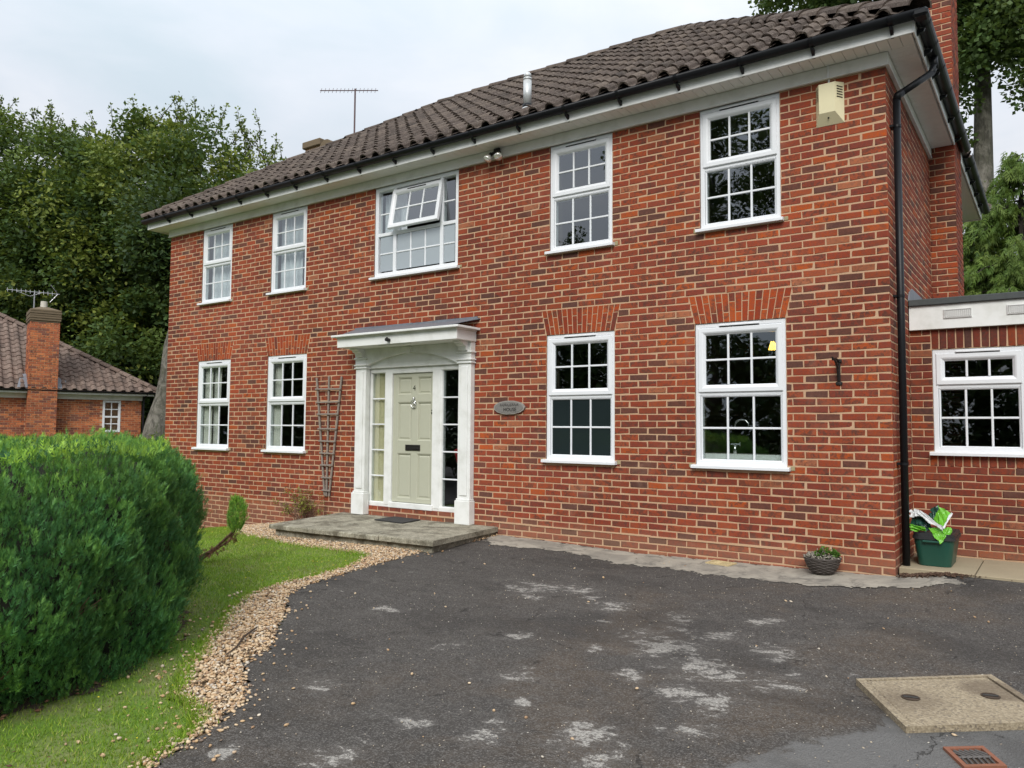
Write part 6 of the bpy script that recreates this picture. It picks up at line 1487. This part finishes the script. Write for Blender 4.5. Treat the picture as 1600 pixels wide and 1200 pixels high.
# right: tall tree behind the roof, conifers beyond the extension
c = at(-.0775, .997, 26.0)
tree('plane_tree', 'tall broad-leaved tree with a thick grey trunk rising behind the chimney', (c[0]+.30, c[1], -.5), [(c[0]-.6, c[1], 17.0, 4.3, 4.5, 4.0), (c[0]+1.1, c[1], 14.2, 2.7, 2.8, 2.3), (c[0]+.9, c[1]-.9, 12.0, 1.7, 1.5, .9), (c[0]+.0, c[1]-.3, 11.2, .38, .6, 1.5), (c[0]+2.0, c[1]-.6, 12.1, 1.1, 1.2, 1.6), (c[0]-3.4, c[1]-1, 15.9, 2.4, 2.6, 1.7), (c[0]+3.6, c[1], 14.6, 2.6, 2.4, 3.0)], 115000, .14, 'leaf_plane', .38, 17.5, nclump=480, cr=.72, droop=.2, aspect=.9, limbs=0, lean=(.2, 0), shell=.3)
def conifer(label, base, h, r_, n, tone=0.0):
    T = thing('conifer_tree', label, 'tree', (0, 0, 0), 'conifers beyond the extension'); b = Vector(base)
    obj('trunk', MB().tube([b, b+Vector((0, 0, h*.95))], [.2, .03], 8), 'bark_dark', T)
    br = MB(); P_ = []; T_ = []; N_ = []
    for k in range(170):
        f = NR.rand(); z_ = h*(.05+.93*f); L_ = r_*(1-f)**.65*NR.uniform(.7, 1.12)+.15; a_ = NR.uniform(0, 6.283); d = np.array([math.cos(a_), math.sin(a_), 0])
        pts = [np.array(b)+np.array([0, 0, z_])+d*L_*s_+np.array([0, 0, L_*(.32*s_-.55*s_*s_)]) for s_ in (0, .35, .7, 1.0)]
        br.tube([tuple(p_) for p_ in pts], [.03, .02, .012, .004], 5)
        for _ in range(n//170):
            s_ = NR.uniform(.2, 1.0); p_ = np.array(b)+np.array([0, 0, z_])+d*L_*s_+np.array([0, 0, L_*(.32*s_-.55*s_*s_)]); P_.append(p_+NR.normal(0, .07, 3)); T_.append(d*.35+np.array([0, 0, -.9])+NR.normal(0, .30, 3)); N_.append(d)
    obj('branches', br, 'bark_dark', T, 'stuff'); V, F, r2 = fronds(np.array(P_), np.array(N_), np.array(T_), .25, np.clip(.25+.5*NR.rand(len(P_))+tone, 0, .9)); link('foliage', fast_mesh('foliage', V, F, r2), 'leaf_conifer', T)
c = at(-.064, .998, 20); conifer('light green drooping conifer just right of the chimney above the flat roof', (c[0], c[1], -.3), 6.6, 1.7, 7500, .0)
c = at(-.026, .9997, 20); conifer('tallest light green drooping conifer at the right edge above the flat roof', (c[0], c[1], -.3), 7.9, 2.3, 9500, .05)
c = at(-.088, .996, 24); conifer('darker conifer partly hidden behind the chimney', (c[0], c[1], -.3), 6.3, 1.9, 3500, -.1)
c = at(-.045, .999, 27)
tree('background_tree', 'dark tree behind the conifers at the right edge', (c[0], c[1], -.5), [(c[0]+.4, c[1], 4.4, 3.6, 2.6, 3.4)], 16000, .22, 'leaf_beech_dark', .3, 6, 'bark_dark', nclump=80, cr=.9)
# across the road, behind the viewer: seen only in the window panes (placed from the mirrored eye point)
def atm(azd, D, z=0): a_ = R(azd); return np.array([CAM[0]-math.sin(a_)*D, -CAM[1]-math.cos(a_)*D, z])
for (azd, D, top, w, nl, lab) in ((20.5, 42, 21, 5.4, 26000, 'tall dark tree reflected in the right-hand upstairs window'), (4, 40, 15, 6.5, 16000, 'broad tree across the road reflected in the lower right panes'), (30.3, 44, 12.4, 1.5, 9000, 'narrow conifer reflected in the second upstairs window from the right'), (-6, 34, 9, 5, 12000, 'tree across the road reflected in the extension window'), (41, 44, 6.6, 5.0, 10000, 'low tree across the road reflected in the front door glazing'), (53, 46, 7.4, 5.5, 10000, 'low tree across the road reflected in the left ground floor windows')):
    c = atm(azd, D); tree('roadside_tree', lab, (c[0], c[1], -.8), [(c[0], c[1], top*.60, w, w, top*.40), (c[0], c[1], 2.4, w*1.1, w*.8, 3.0)], int(nl*1.3), .22, 'leaf_beech_dark', .3, top*.7, 'bark_dark', nclump=150, cr=1.15, limbs=6, aspect=.7)
hx = thing('roadside_hedge', 'long dark hedge across the road reflected in the ground floor windows', 'hedge')
C_ = np.array([atm(a_, 38, NR.uniform(-.2, 5.6)) for a_ in NR.uniform(-14, 68, 760)]); leaves('foliage', 'leaf_beech_dark', hx, 42000, C_, np.full(len(C_), 1.1), .32, aspect=.7)
bpy.context.view_layer.update()
